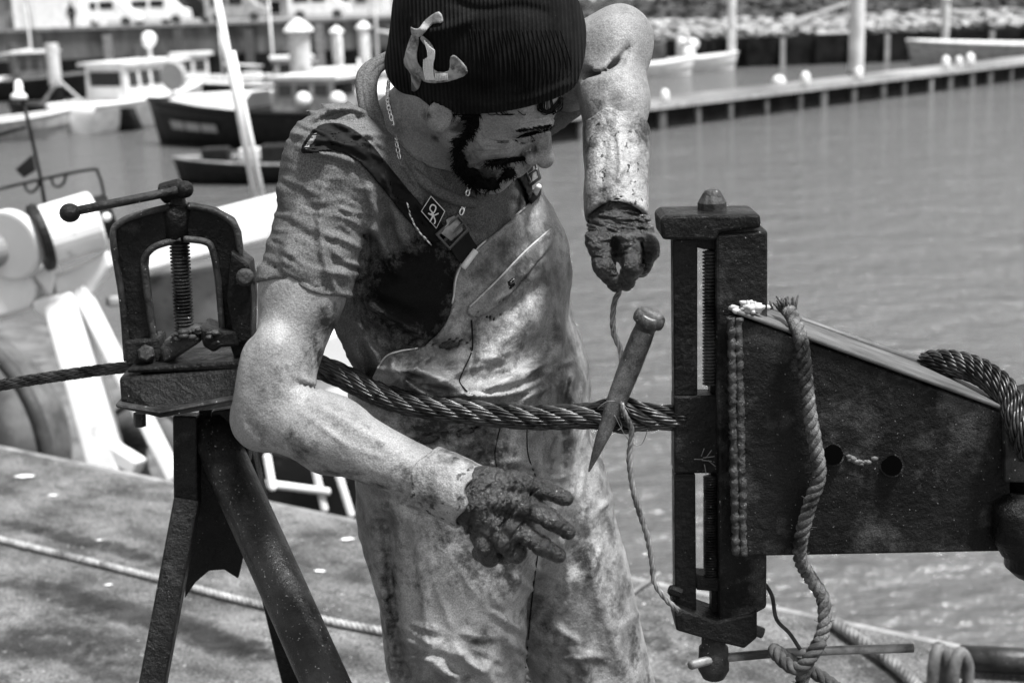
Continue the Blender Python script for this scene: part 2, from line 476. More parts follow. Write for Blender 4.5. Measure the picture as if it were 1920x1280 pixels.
building(bx(430, 118), bx(545, 118), 118, 1.9, 'low grey harbour shed with dark openings beside the long white building', 'render_grey', [(0.3, 1.3, 1.3, .8)], 2, .3)
building(bx(552, 126), bx(720, 126), 126, 2.6, 'pale quayside house with a band of windows behind the pilings', 'render_white', [(.9, 1.6, 1.0, .5)], 3, .5)
building(bx(725, 135), bx(1010, 135), 135, 4.5, 'grey terraced house hidden behind the knitted cap', 'render_grey', [(1.3, 2.4, 1.2, .9)], 4, 1.5)
building(bx(-150, 100), bx(12, 100), 100, 2.2, 'small grey kiosk standing at the end of the far quay', 'render_grey', [(.8, 1.7, 1.0, .6)], 5, .6)

def white_hall(x0, x1, y):
    e = empty('warehouse', ((x0 + x1) / 2, y + 3, 0), 'plain bright white warehouse wall at the end of the far quay', 'building')
    MB().box((x0, y, 0.0), (x1, y + 6, 5.5)).build('wall', 'white_paint', e, bevel=.05)
    MB().box((x0 - .2, y - .2, 5.505), (x1 + .2, y + 6.2, 5.75)).build('roof', 'roofing', e)
    MB().box((x0 + .6, y - .05, 0.02), (x0 + 1.5, y - .004, 2.1)).build('door', 'render_white', e)
white_hall(bx(24, 96), bx(152, 96), 96)
def van(px, D, label, mat, ln=4.2):
    x = bx(px, D)
    e = empty('parked_van', (x, D, 0.02), label, 'van', 'vehicles parked on the far quay')
    pr = [(-ln / 2, .35), (-ln / 2, 1.7), (-ln / 2 + .2, 1.9), (ln * .18, 1.9), (ln * .34, 1.15), (ln / 2 - .1, 1.0), (ln / 2, .35)]
    MB().prism([(x + a, D - .85, b) for a, b in pr], [(x + a, D + .85, b) for a, b in pr]).build('body', mat, e, bevel=.05)
    for a, b in ((-ln * .4, -ln * .15), (-ln * .1, ln * .12)):
        MB().box((x + a, D - .88, 1.2), (x + b, D - .853, 1.7)).build('window', 'glass', e)
    for a in (-ln * .3, ln * .3):
        MB().lathe((x + a, D - .95, .34), (x + a, D - .7, .34), [(0, .1), (0, .33), (1, .33), (1, .1)], 14).build('wheel', 'black_rubber', e)
van(206, 99, 'white van parked on the far quay nearest the kiosk', 'white_paint')
van(300, 101, 'white van parked before the long white building', 'white_paint')
van(352, 103, 'dark van parked before the long white building', 'dark_paint', 4.6)
van(446, 101, 'grey van parked before the low grey shed', 'grey_paint')
van(600, 100, 'white van parked before the pale quayside house', 'white_paint')

# a figure standing on the far quay, a dark upright speck in the photo
def far_person(px, D):
    x = bx(px, D); e = empty('person', (x, D, 0.02), 'tiny figure in dark clothes standing on the far quay wall', 'person')
    mb = MB()
    rings = [(0.02, .13, .10), (.45, .14, .12), (.85, .19, .14), (1.1, .18, .13), (1.4, .23, .14), (1.48, .1, .09), (1.53, .065, .07), (1.62, .09, .1), (1.72, .085, .1), (1.78, .03, .04)]
    V = []; n = 12
    for z, a, b in rings:
        for k in range(n): V.append((x + a * math.cos(k * 6.2832 / n), D + b * math.sin(k * 6.2832 / n), z))
    F = [[i * n + k, i * n + (k + 1) % n, (i + 1) * n + (k + 1) % n, (i + 1) * n + k] for i in range(len(rings) - 1) for k in range(n)] + [list(range(n))[::-1], list(range(len(V) - n, len(V)))]
    mb.add(V, F)
    for s in (-1, 1): mb.tube(smooth_path([(x + s * .2, D, 1.36), (x + s * .27, D - .03, 1.05), (x + s * .24, D - .12, .82)]), .05, 6)
    mb.build('body', 'dark_paint', e, smooth=True)
far_person(134, 92.6)

# ------------------------------------------------------------------ pilings
def piling(px, py_base, rpx, top_z, label, cap=True, mat='pile_steel'):
    b = W(px, py_base); r = rpx / (FPX / b[1])
    e = empty('piling', (b[0], b[1], WZ), label, 'piling', 'mooring pilings in the harbour')
    MB().lathe((b[0], b[1], WZ - 1.5), (b[0], b[1], top_z), [(0, r), (.995, r), (1, r * .96)], 20).build('pile', mat, e, smooth=False)
    MB().lathe((b[0], b[1], WZ - .2), (b[0], b[1], WZ + .8), [(0, r * 1.01), (.9, r * 1.03), (1, r * 1.005)], 20).build('weed_band', 'weed', e)
    if cap:
        MB().lathe((b[0], b[1], top_z + .004), (b[0], b[1], top_z + r * 1.3), [(0, r * 1.35), (.12, r * 1.4), (.5, r * 1.05), (1, r * .12)], 20).build('cap', 'white_paint', e, smooth=False)
piling(572, 238, 20, 0.35, 'thick pale piling with wide white cap before the pale house')
piling(108, 192, 12, -0.2, 'pale piling standing beside the white wheelhouse boat', False)
piling(640, 205, 10, 0.1, 'slim pale piling beside the thick capped one')
piling(1604, 172, 14, 3.0, 'tall pale piling rising through the floating pontoon', False)
piling(1372, 128, 8, 1.6, 'slim pale piling behind the small white boats', False)
piling(1770, 118, 7, 0.3, 'short slim piling behind the bow of the big open boat')

# ------------------------------------------------------------------ pontoon
pa = W(690, 318); pb = W(1990, 142); pb = pa + (pb - pa) * 1.3
pd = pb - pa; PL = np.linalg.norm(pd); pd /= PL; pn = np.array([-pd[1], pd[0], 0])
if pn[1] < 0: pn = -pn
pon = empty('pontoon', pa, 'long floating pontoon with pale deck and dark gaps between its floats', 'pontoon')
MB().obox(pa + pd * PL / 2 + pn * 1.1 + np.array([0, 0, .76]), pd, pn, (0, 0, 1), PL / 2, 1.1, .05).build('deck', 'far_land', pon)
MB().obox(pa + pd * PL / 2 + pn * -.03 + np.array([0, 0, .735]), pd, pn, (0, 0, 1), PL / 2, .028, .07).build('fascia', 'grey_paint', pon)
rp = random.Random(5)
s = .4
while s < PL - .5:
    wl = rp.uniform(.10, .2)
    MB().obox(pa + pd * s + pn * .5 + np.array([0, 0, .12]), pd, pn, (0, 0, 1), wl, .48, .50).build('float', rp.choice(['mid_paint', 'old_rubber', 'concrete_edge', 'old_rubber', 'mid_paint']), pon, bevel=.04)
    s += rp.uniform(1.2, 2.0)
MB().obox(pa + pd * PL / 2 + pn * 1.15 + np.array([0, 0, .2]), pd, pn, (0, 0, 1), PL / 2, 1.0, .45).build('gap_shade_core', 'weed', pon)  # solid black body standing in for the shade in the gaps below deck
for k, (px_, py_) in enumerate([(1230, 232), (1290, 226), (1340, 215), (1585, 160), (1650, 135), (1672, 132), (1695, 130), (1640, 182), (1740, 166)]):
    q = W(px_, py_ + 30); t = (q - pa) @ pd; c = pa + pd * t + pn * rp.uniform(.1, .5)
    r = rp.uniform(.13, .2)
    tag(MB().lathe(c + np.array([0, 0, .812]), c + np.array([0, 0, .812 + r * 3.2]), [(0, r * .5), (.08, r * .9), (.3, r), (.7, r), (.9, r * .7), (1, r * .2)], 12).build('boat_fender', 'white_paint', None, True),
        'white fender on the pontoon ' + ('between the raised glove and the tall piling' if k < 3 else 'right beside the tall piling' if k in (3, 7) else 'between the tall piling and the big open boat'), 'fender', 'white fenders on the pontoon')

# ------------------------------------------------------------------ boats
def hull_mesh(Ln, Bm, H, sheer=.35, flare=.75, trans=.8):
    n = 16; V = []
    for i in range(n + 1):
        t = i / n
        b = Bm / 2 * (trans + (1 - trans) * math.sin(min(t * 2.2, 1) * math.pi / 2)) * max(0.02, (1 - max(0, (t - .35) / .65) ** 2.4))
        h = H * (1 + sheer * t * t); x = Ln * (t - .5) + (0.12 * H * 0)
        rake = .35 * H * max(0, t - .6) / .4
        for u, v in ((0, -.25), (.55, -.15), (flare, .25), (.92, .7), (1, 1)):
            V.append((x + rake * max(v, 0), b * u, h * v))
        for u, v in ((1, 1), (.92, .7), (flare, .25), (.55, -.15)):
            V.append((x + rake * max(v, 0), -b * u, h * v))
    F = []
    for i in range(n):
        for k in range(8): F.append([i * 9 + k, i * 9 + k + 1, (i + 1) * 9 + k + 1, (i + 1) * 9 + k])
    F.append(list(range(9))); F.append(list(range(n * 9, n * 9 + 9)))
    rails = ([V[i * 9 + 4] for i in range(n + 1)], [V[i * 9 + 5] for i in range(n + 1)])
    return V, F, rails
def boat(name, px, py, heading, Ln, Bm, H, hmat, label, cat='boat', deck=.8, cabin=None, rail='white_paint', mast=None, group='boats moored in the harbour', extras=None, dmat='concrete_edge', decal=None):
    b = W(px, py); a = math.radians(heading); ca, sa = math.cos(a), math.sin(a)
    def T(v): return (b[0] + v[0] * ca - v[1] * sa, b[1] + v[0] * sa + v[1] * ca, WZ + v[2])
    e = empty(name, (b[0], b[1], WZ), label, cat, group)
    V, F, (r0, r1) = hull_mesh(Ln, Bm, H)
    h = MB().add([T(v) for v in V], F).build('hull', hmat, e, True)
    n = len(r0)
    dv = [T((q[0], q[1] * .93, q[2] * deck)) for q in r0] + [T((q[0], q[1] * .93, q[2] * deck)) for q in r1]
    MB().add(dv, [[i, i + 1, n + i + 1, n + i] for i in range(n - 1)]).build('deck', dmat, e)
    rr = max(.035, H * .06)
    MB().tube([T(q) for q in r0] + [T(q) for q in reversed(r1)], rr, 6).build('gunwale', rail, e, True)
    if cabin:
        x0, x1, hw, z1, cm = cabin
        z0 = H * deck
        cb = MB().prism([T((x0, -hw, z0)), T((x1, -hw, z0)), T((x1, hw, z0)), T((x0, hw, z0))], [T((x0, -hw * .92, z1)), T((x1 - .15, -hw * .92, z1)), T((x1 - .15, hw * .92, z1)), T((x0, hw * .92, z1))]).build('wheelhouse', cm, e, bevel=.04)
        MB().prism([T((x0 - .25, -hw * 1.05, z1 + .004)), T((x1 + .05, -hw * 1.05, z1 + .004)), T((x1 + .05, hw * 1.05, z1 + .004)), T((x0 - .25, hw * 1.05, z1 + .004))],
                   [T((x0 - .25, -hw * 1.05, z1 + .12)), T((x1 + .05, -hw * 1.05, z1 + .12)), T((x1 + .05, hw * 1.05, z1 + .12)), T((x0 - .25, hw * 1.05, z1 + .12))]).build('wheelhouse_roof', 'white_paint', e)
        zm0, zm1 = z0 + (z1 - z0) * .52, z0 + (z1 - z0) * .86
        nw = max(2, int((x1 - x0) / .6)); st = (x1 - x0 - .3) / nw
        for sd in (-1, 1):
            for k in range(nw):
                xa = x0 + .15 + k * st
                y_ = sd * hw * 1.0
                MB().prism([T((xa, y_, zm0)), T((xa + st * .72, y_, zm0)), T((xa + st * .72, y_ * .95, zm1)), T((xa, y_ * .95, zm1))],
                           [T((xa, y_ * .9, zm0)), T((xa + st * .72, y_ * .9, zm0)), T((xa + st * .72, y_ * .85, zm1)), T((xa, y_ * .85, zm1))]).build('window', 'glass', e)
        for xx in (x0 - .012, x1 - .06):
            MB().obox(T((xx, 0, (zm0 + zm1) / 2)), (ca, sa, 0), (-sa, ca, 0), (0, 0, 1), .03, hw * .7, (zm1 - zm0) / 2).build('window', 'glass', e)
    if mast:
        for (mx, my, mh, mr, lean) in mast:
            MB().tube([T((mx, my, H * deck)), T((mx + lean, my, H * deck + mh))], [mr, mr * .7], 8).build('mast', 'white_paint', e, True)
    if decal:                                   # hull lettering too blurred to read: pale painted dashes
        for (t0, t1) in decal:
            i0 = t0 * Ln; i1 = t1 * Ln
            pts = []
            def hp(x, v):
                t = x / Ln + .5; k = min(int(t * 16), 15)
                p0 = np.array(V[k * 9 + 3]); p1 = np.array(V[(k + 1) * 9 + 3]); q0 = np.array(V[k * 9 + 2]); q1 = np.array(V[(k + 1) * 9 + 2]); f = t * 16 - k
                pA = p0 + (p1 - p0) * f; pB = q0 + (q1 - q0) * f
                r_ = pB + (pA - pB) * v; return T((r_[0], r_[1] + .09, r_[2]))
            MB().add([hp(i0, .35), hp(i1, .35), hp(i1, .8), hp(i0, .8)], [[0, 1, 2, 3]]).build('lettering', 'render_grey', h)
    if extras: extras(e, T)
    return e
def ex_white(e, T):
    MB().ball(T((1.2, .2, 3.2)), .3, 12).build('radar_dome', 'white_paint', e, True)
    MB().tube([T((1.2, .2, 2.4)), T((1.2, .2, 3.0))], .06, 6).build('radar_post', 'white_paint', e)
    MB().ball(T((.7, -.2, 3.1)), .24, 12).build('lamp_globe', 'white_paint', e, True)
    MB().tube([T((.7, -.2, 2.4)), T((.7, -.2, 3.0))], .05, 6).build('lamp_post', 'white_paint', e)
boat('fishing_boat', 262, 236, 62, 7.0, 2.9, 1.05, 'white_paint', 'white fishing boat with white wheelhouse lying beside the dark barge', deck=.75, cabin=(-1.6, 1.9, 1.05, 2.35, 'white_paint'), extras=ex_white)
def ex_fore(e, T):
    MB().prism([T((.2, -1.15, 1.1)), T((3.4, -.2, 1.45)), T((3.4, .2, 1.45)), T((.2, 1.15, 1.1))], [T((-.1, -.55, 1.75)), T((2.9, -.1, 1.62)), T((2.9, .1, 1.62)), T((-.1, .55, 1.75))]).build('foredeck_cover', 'render_white', e, bevel=.04)
    for x in (-3.4, -2.2): MB().ball(T((x, .95, 1.5)), .26, 10).build('deck_buoy', 'white_paint', e, True)
    MB().tube([T((3.3, 0, 1.2)), T((3.3, 0, 2.9))], .06, 6).build('jack_staff', 'white_paint', e)
    MB().lathe(T((3.2, .1, 2.2)), T((3.2, -.1, 2.2)), [(0, .1), (0, .45), (1, .45), (1, .1)], 16).build('radar_disc', 'render_grey', e)
boat('work_boat', 492, 272, 157, 7.8, 3.0, 1.1, 'dark_paint', 'black hulled work boat with pale painted lettering on its side', deck=.97, cabin=(-3.1, -.9, .8, 2.1, 'grey_paint'), rail='dark_paint',
     dmat='render_white', decal=[(.29, .37), (.20, .28), (.11, .19)], extras=ex_fore)
def ex_barge(e, T):
    MB().tube([T((-.5, 0, .8)), T((.6, 0, 1.9)), T((1.4, 0, .9))], .07, 6).build('derrick', 'grey_paint', e)
    for k in (-.9, .1): MB().ball(T((k, -1.55, .45)), .2, 10).build('buoy_fender', 'white_paint', e, True)
boat('barge', 150, 246, 178, 4.6, 2.6, .85, 'dark_paint', 'dark flat barge with a bent grey derrick', deck=.9, rail='dark_paint', extras=ex_barge, dmat='mid_paint')
boat('dinghy', 30, 262, 30, 3.6, 1.7, .7, 'grey_paint', 'small grey dinghy tied up left of the dark barge', deck=.5)
def ex_raft(e, T):
    for (x, y, s, m_) in ((-1.2, -.3, .3, 'dark_paint'), (-.3, .2, .38, 'dark_paint'), (.5, -.3, .28, 'white_paint'), (1.3, .1, .34, 'dark_paint')):
        MB().obox(T((x, y, .5 + s * .6)), (1, 0, 0), (0, 1, 0), (0, 0, 1), s * 1.0, s * .8, s * .6).build('crate', m_, e, bevel=.03)
boat('raft', 505, 340, 176, 4.6, 1.9, .5, 'dark_paint', 'flat grey work raft loaded with dark crates', deck=1.0, extras=ex_raft, dmat='grey_paint', rail='grey_paint')
def ex_out(e, T):
    MB().obox(T((-1.7, 0, .75)), (1, 0, 0), (0, 1, 0), (0, 0, 1), .18, .2, .3).build('outboard_motor', 'dark_paint', e, bevel=.05)
boat('dinghy', 1238, 142, 16, 3.4, 1.5, .62, 'white_paint', 'white dinghy whose bow points at the two cluttered white boats', deck=.5, extras=ex_out)
def ex_clut(e, T):
    for k, (x, y, z, s) in enumerate(((-.9, 0, 1.0, .28), (-.5, .2, 1.4, .3), (-1.2, .1, 1.55, .25))):
        MB().ball(T((x, y, z)), s, 10, (1.2, 1, 1)).build('fender_bundle', 'white_paint', e, True)
    MB().tube([T((-.3, 0, .4)), T((-1.0, 0, 2.1))], .08, 6).build('strut', 'white_paint', e)
boat('open_boat', 1318, 132, 14, 3.6, 1.7, .66, 'white_paint', 'white open boat with bundled gear at its stern', deck=.5, extras=ex_clut)
boat('rowing_boat', 1472, 122, 172, 3.0, 1.4, .55, 'grey_paint', 'pale grey rowing boat moored under the gangway', deck=.4, rail='white_paint')
def ex_ring(e, T):
    MB().tube([np.array(T((-2.2, .2, 2.0))) + .42 * np.array([math.cos(a), 0, math.sin(a)]) for a in np.arange(0, 6.28, .4)], .16, 8, closed=True).build('life_ring', 'white_paint', e, True)
    MB().tube([T((-2.2, .3, .9)), T((-2.2, .3, 2.6))], .07, 6).build('ring_post', 'grey_paint', e)
boat('open_boat', 1895, 132, 170, 9.0, 2.8, 1.15, 'grey_paint', 'big open grey boat with white gunwale and a white life ring', deck=.45, rail='white_paint', extras=ex_ring)
def buoy(px, py, r):
    b = W(px, py)
    tag(MB().ball((b[0], b[1], WZ + r * .4), r, 12).build('mooring_buoy', 'white_paint', None, True), 'white round mooring buoy floating beyond the pontoon', 'buoy')
buoy(1460, 160, .32)

# gangway
g0 = P(1420, 92, 79.8); g1 = P(1612, 22, 84.5)
gw = empty('gangway', (g0[0], g0[1], WZ), 'long sloping gangway from the bank down to the moored boats', 'gangway')
gd = g1 - g0; MB().obox((g0 + g1) / 2, gd, (0, 1, 0), np.cross(gd, (0, 1, 0)), np.linalg.norm(gd) / 2, .5, .09).build('walkway', 'grey_paint', gw)
for s_ in (-.5, .5): MB().tube([g0 + np.array([0, s_, .75]), g1 + np.array([0, s_, .75])], .05, 6).build('handrail', 'grey_paint', gw)
for k in range(9):
    q = g0 + gd * (k + .5) / 9
    MB().tube([q + np.array([0, -.5, 0]), q + np.array([0, -.5, .75])], .04, 6).build('rail_post', 'grey_paint', gw)
MB().tube([g0 + np.array([0, 0, -.05]), (g0[0], g0[1], WZ - .3)], .14, 8).build('landing_pile', 'grey_paint', gw)

# more craft crowding the far side of the harbour
def ex_m(h, gear=True):
    def f(e, T):
        MB().tube([T((-.3, 0, .5)), T((-.3, 0, h))], [.07, .045], 6).build('mast', 'pile_steel', e, True)
        MB().tube([T((-.3, 0, h * .45)), T((-2.2, 0, h * .40))], .06, 6).build('boom', 'pile_steel', e, True)
        for q in (-1, 1): MB().tube([T((-.3, 0, h * .95)), T((.2, q * .9, .7))], .015, 4).build('stay', 'dark_paint', e)
        if gear:
            MB().obox(T((-1.6, .2, .95)), (1, 0, 0), (0, 1, 0), (0, 0, 1), .4, .3, .25).build('fish_crate', 'render_white', e, bevel=.03)
            MB().ball(T((-2.0, -.3, .95)), .24, 10).build('buoy', 'white_paint', e, True)
            MB().ball(T((.9, .4, .95)), .2, 10).build('buoy', 'dark_paint', e, True)
    return f
boat('trawler', 80, 186, 12, 7.5, 2.6, 1.0, 'dark_paint', 'dark trawler with tall mast moored against the far wall by the warehouse', deck=.8, cabin=(-1.0, 1.0, .9, 2.3, 'mid_paint'), rail='mid_paint', extras=ex_m(5.5))
boat('crabber', 410, 186, 196, 6.5, 2.4, .95, 'mid_paint', 'grey crabbing boat with stubby mast below the low grey shed', deck=.7, cabin=(.4, 2.0, .85, 2.1, 'render_white'), rail='white_paint', extras=ex_m(3.6))
boat('crabber', 505, 200, 190, 6.0, 2.3, .9, 'dark_paint', 'dark crabbing boat lying behind the lettered work boat', deck=.7, cabin=(-1.8, -.2, .8, 2.0, 'grey_paint'), rail='white_paint', extras=ex_m(4.5))
boat('motor_boat', 632, 222, 200, 5.6, 2.2, .9, 'white_paint', 'white motor boat beside the slim pale piling', deck=.7, cabin=(-1.0, .9, .8, 1.8, 'white_paint'), extras=ex_m(3.2))
boat('motor_boat', 664, 262, 172, 5.2, 2.0, .8, 'mid_paint', 'low grey motor boat close behind the man s shoulder'.replace('man s', 'bent'), deck=.7, rail='white_paint', extras=ex_m(2.6))
boat('yacht', 700, 206, 185, 7.0, 2.4, .9, 'white_paint', 'white sailing boat with bare mast beyond the motor boats', deck=.9, cabin=(-1.2, 1.0, .7, 1.5, 'render_white'), extras=ex_m(7.0, False))
boat('dinghy', 1110, 168, 20, 3.4, 1.5, .6, 'grey_paint', 'pale dinghy floating beyond the pontoon beside the raised arm', deck=.45, rail='white_paint')
boat('motor_boat', 1545, 118, 185, 5.0, 2.0, .85, 'dark_paint', 'dark motor boat lying in the shade of the gangway', deck=.7, cabin=(-1.0, .6, .7, 1.6, 'mid_paint'), rail='mid_paint')
boat('rowing_boat', 1676, 112, 10, 3.4, 1.4, .6, 'mid_paint', 'dull grey rowing boat beyond the tall piling', deck=.45, rail='grey_paint')
piling(32, 172, 9, -.4, 'short dark timber piling beside the dark trawler', False, 'bark')
piling(262, 178, 6, -.6, 'thin dark timber piling behind the white wheelhouse boat', False, 'bark')
piling(690, 200, 11, .2, 'stout pale piling close behind the bent shoulder', True)

# ------------------------------------------------------------------ ironwork
mk('black_iron', 0.003, 0.012, 14, 0.26, 0.50, bump=0.9, bscale=75, bdist=0.006, spec=0.16, dirt=0.045, dscale=16, dpos=(0.60, 0.75), speck=0.14, spscale=260, sppos=0.71, grain=.5)
mk('worn_iron', 0.012, 0.06, 16, 0.34, 0.6, bump=0.8, bscale=80, bdist=0.005, metal=0.12, spec=.22, grain=.3, dirt=0.004, dscale=13, dpos=(0.5, 0.62), speck=0.5, spscale=200, sppos=0.69)
mk('tube_iron', 0.010, 0.035, 20, 0.26, 0.45, bump=0.6, bscale=120, bdist=0.003, metal=0.15, spec=.4, grain=.3, dirt=0.004, dscale=11, dpos=(0.55, 0.68), speck=0.25, spscale=280, sppos=0.67)
mk('rust_plate', 0.003, 0.012, 7, 0.4, 0.7, bump=1.0, bscale=60, bdist=0.006, spec=.14, dirt=0.07, dscale=10, dpos=(0.51, 0.70), speck=0.14, spscale=260, sppos=0.68, grain=.6)
mk('beam_top', 0.035, 0.12, 16, 0.55, bump=0.5, bscale=70, bdist=0.003, dirt=0.03, dscale=11, dpos=(0.52, 0.66), stretch=(.5, 1.5, 1))
mk('steel_wire', 0.02, 0.10, 40, 0.28, 0.5, bump=0.3, bscale=200, bdist=0.001, metal=0.75, dirt=0.012, dscale=25, dpos=(0.5, 0.6))
mk('pale_wire', 0.09, 0.26, 50, 0.35, 0.55, bump=0.4, bscale=220, bdist=0.001, metal=0.3, dirt=0.04, dscale=40, dpos=(0.5, 0.62))
mk('spike_steel', 0.06, 0.22, 30, 0.28, 0.5, grain=.4, speck=.3, spscale=260, sppos=.68, bump=0.6, bscale=90, bdist=0.002, metal=0.5, dirt=0.02, dscale=16, dpos=(0.52, 0.66))
mk('fibre', 0.05, 0.20, 60, 0.8, bump=1.0, bscale=260, bdist=0.003, spec=.2, dirt=0.012, dscale=14, dpos=(0.46, 0.60), grain=.4)
mk('dark_fibre', 0.02, 0.07, 60, 0.85, bump=0.8, bscale=240, bdist=0.002)
mk('pale_fibre', 0.32, 0.5, 40, 0.9, bump=0.8, bscale=200, bdist=0.002)
mk('ground_rope', 0.22, 0.42, 40, 0.9, bump=0.8, bscale=200, bdist=0.002, dirt=.06, dscale=12, dpos=(.5, .66))
mk('rust_steel', 0.05, 0.14, 20, 0.6, bump=0.6, bscale=60, dirt=0.02, dscale=14, dpos=(.5, .64))
mk('weld', 0.012, 0.07, 60, 0.35, 0.6, bump=1.0, bscale=160, bdist=0.005, metal=0.2, speck=.3, spscale=200, sppos=.70)
mk('dull_steel', 0.12, 0.28, 20, 0.5, bump=0.4, bscale=60, metal=0.2, dirt=0.03, dscale=14, dpos=(.5, .64))

def rope_strands(path, R, nstr, pitch, sr, nw, wr, name_parent, mat, phase=0.0, bulge=None, step=0.004, hand=1, wires=True, side=5):
    """helical strands; each strand is one part made of its wires"""
    pts, s = resample(path, step)
    T, U, Vv = frames(pts)
    an0 = hand * 2 * math.pi * s / pitch + phase
    Rb = np.ones(len(s)) * R
    if bulge is not None: Rb = R * bulge(pts, s)
    for k in range(nstr):
        a = an0 + 2 * math.pi * k / nstr
        c = pts + Rb[:, None] * (U * np.cos(a)[:, None] + Vv * np.sin(a)[:, None])
        mb = MB()
        if wires:
            T2, U2, V2 = frames(c)
            for j in range(nw):
                a2 = -hand * 2 * math.pi * s / (pitch * .55) * .9 + 2 * math.pi * j / nw
                q = c + (sr - wr) * (U2 * np.cos(a2)[:, None] + V2 * np.sin(a2)[:, None])
                mb.tube(q, wr, side)
        else:
            mb.tube(c, sr, 8)
        mb.build('strand', mat, name_parent, True)

# ---------------- pipe vise on its stand
YV = 1.90
sv = ppm(340, 560, YV)
def mm(px, Y=YV): return px / sv
vb = P(370, 1000, YV); vb[2] = 0
vise = empty('pipe_vise', vb, 'black iron yoke pipe vise on a three legged stand gripping the wire rope', 'vise')
outer = [(236, 672), (228, 560), (210, 446), (224, 416), (262, 400), (318, 386), (352, 384), (398, 394), (434, 414), (446, 440), (452, 486), (470, 500), (478, 532), (470, 560), (474, 620), (484, 668), (440, 676), (428, 640), (417, 612),
         (408, 520), (398, 468), (386, 452), (346, 447), (312, 455), (288, 464), (272, 482), (270, 506), (280, 590), (290, 646), (296, 672)]
def ring_plate(name, poly, Y, dep, mat, par, bev=.003):
    m = MB().plate(poly, Y, dep)
    o = m.build(name, mat, par, bevel=bev, segs=2)
    bm = bmesh.new(); bm.from_mesh(o.data); bmesh.ops.triangulate(bm, faces=[f for f in bm.faces if len(f.verts) > 4]); bm.to_mesh(o.data); bm.free()
    return o
yoke = ring_plate('yoke', outer, YV + .008, .030, 'black_iron', vise)
rim1 = smooth_path([P(x, y, YV + .005) for x, y in [(238, 676), (229, 560), (212, 446), (226, 417), (264, 401), (318, 388)]], 5)
rim2 = smooth_path([P(x, y, YV + .005) for x, y in [(292, 655), (281, 590), (270, 506), (272, 482), (288, 464), (312, 455), (340, 448)]], 5)
rim3 = smooth_path([P(x, y, YV + .005) for x, y in [(352, 386), (398, 395), (434, 415), (446, 440), (452, 486), (468, 500)]], 5)
rim4 = smooth_path([P(x, y, YV + .005) for x, y in [(345, 448), (384, 453), (398, 468), (408, 520), (417, 612), (424, 645)]], 5)
for r_ in (rim1, rim2, rim3, rim4):
    MB().tube(r_, mm(6.5), 8).build('rim', 'worn_iron', yoke, True)
MB().plate([(432, 470), (466, 496), (472, 560), (470, 640), (440, 648), (424, 560)], YV - .014, .05).build('hinge_arm', 'black_iron', vise, bevel=.004)
MB().lathe(P(460, 520, YV - .03), P(458, 520, YV + .02), [(0, mm(12)), (.1, mm(17)), (1, mm(17))], 14).build('hinge_bolt', 'worn_iron', vise, bevel=.002)
MB().lathe(P(336, 452, YV + .02), P(334, 382, YV + .02), [(0, mm(27)), (.5, mm(27)), (.85, mm(31)), (1, mm(22))], 20).build('boss', 'black_iron', yoke, True)
# threaded screw
prf = []
nt_ = 27
for i in range(nt_):
    prf += [(i / nt_, mm(13.5)), ((i + .3) / nt_, mm(19)), ((i + .6) / nt_, mm(19)), ((i + .95) / nt_, mm(13.5))]
MB().lathe(P(336, 448, YV + .02), P(346, 622, YV + .02), prf, 20).build('screw', 'worn_iron', vise)
MB().lathe(P(335, 390, YV + .02), P(331, 350, YV + .02), [(0, mm(24)), (.15, mm(24)), (.2, mm(15)), (1, mm(15))], 18).build('screw_neck', 'worn_iron', vise, True)
MB().lathe(P(300, 364, YV + .02), P(346, 352, YV + .02), [(0, mm(12)), (.1, mm(20)), (.9, mm(20)), (1, mm(14))], 12).build('screw_head', 'black_iron', vise, bevel=.002)
hb = MB().tube(PP([(140, 396, YV - .03), (240, 376, YV - .015), (350, 354, YV + .005)]), mm(8.5), 10).build('handle_bar', 'worn_iron', vise, True)
MB().ball(P(131, 399, YV - .032), mm(19), 16, (1, 1, .93)).build('handle_knob', 'black_iron', hb, True)
MB().ball(P(347, 355, YV + .004), mm(16), 14).build('handle_knob', 'black_iron', hb, True)
# jaw
MB().plate([(300, 652), (308, 640), (352, 618), (372, 620), (378, 640), (330, 672), (306, 682)], YV - .012, .05).build('jaw', 'worn_iron', vise, bevel=.004)
MB().plate([(372, 612), (400, 620), (442, 622), (448, 650), (414, 652), (400, 662), (380, 650)], YV - .02, .06).build('jaw', 'black_iron', vise, bevel=.004)
lump = MB()
rl = random.Random(4)
for i in range(26):
    x = rl.uniform(330, 412); y = 620 + abs(x - 370) * .25 + rl.uniform(-6, 14)
    lump.ball(P(x, y, YV - .02 + rl.uniform(-.006, .01)), mm(rl.uniform(5, 10)), 8, (1.3, 1, .7))
lump.build('grease', 'worn_iron', vise, True)
MB().plate([(232, 640), (296, 634), (300, 676), (284, 690), (236, 688)], YV - .002, .05).build('yoke_foot', 'black_iron', vise, bevel=.004)
MB().lathe(P(274, 662, YV - .018), P(274, 662, YV + .03), [(0, mm(13)), (.12, mm(17)), (1, mm(17))], 6).build('foot_bolt', 'worn_iron', vise, bevel=.001)
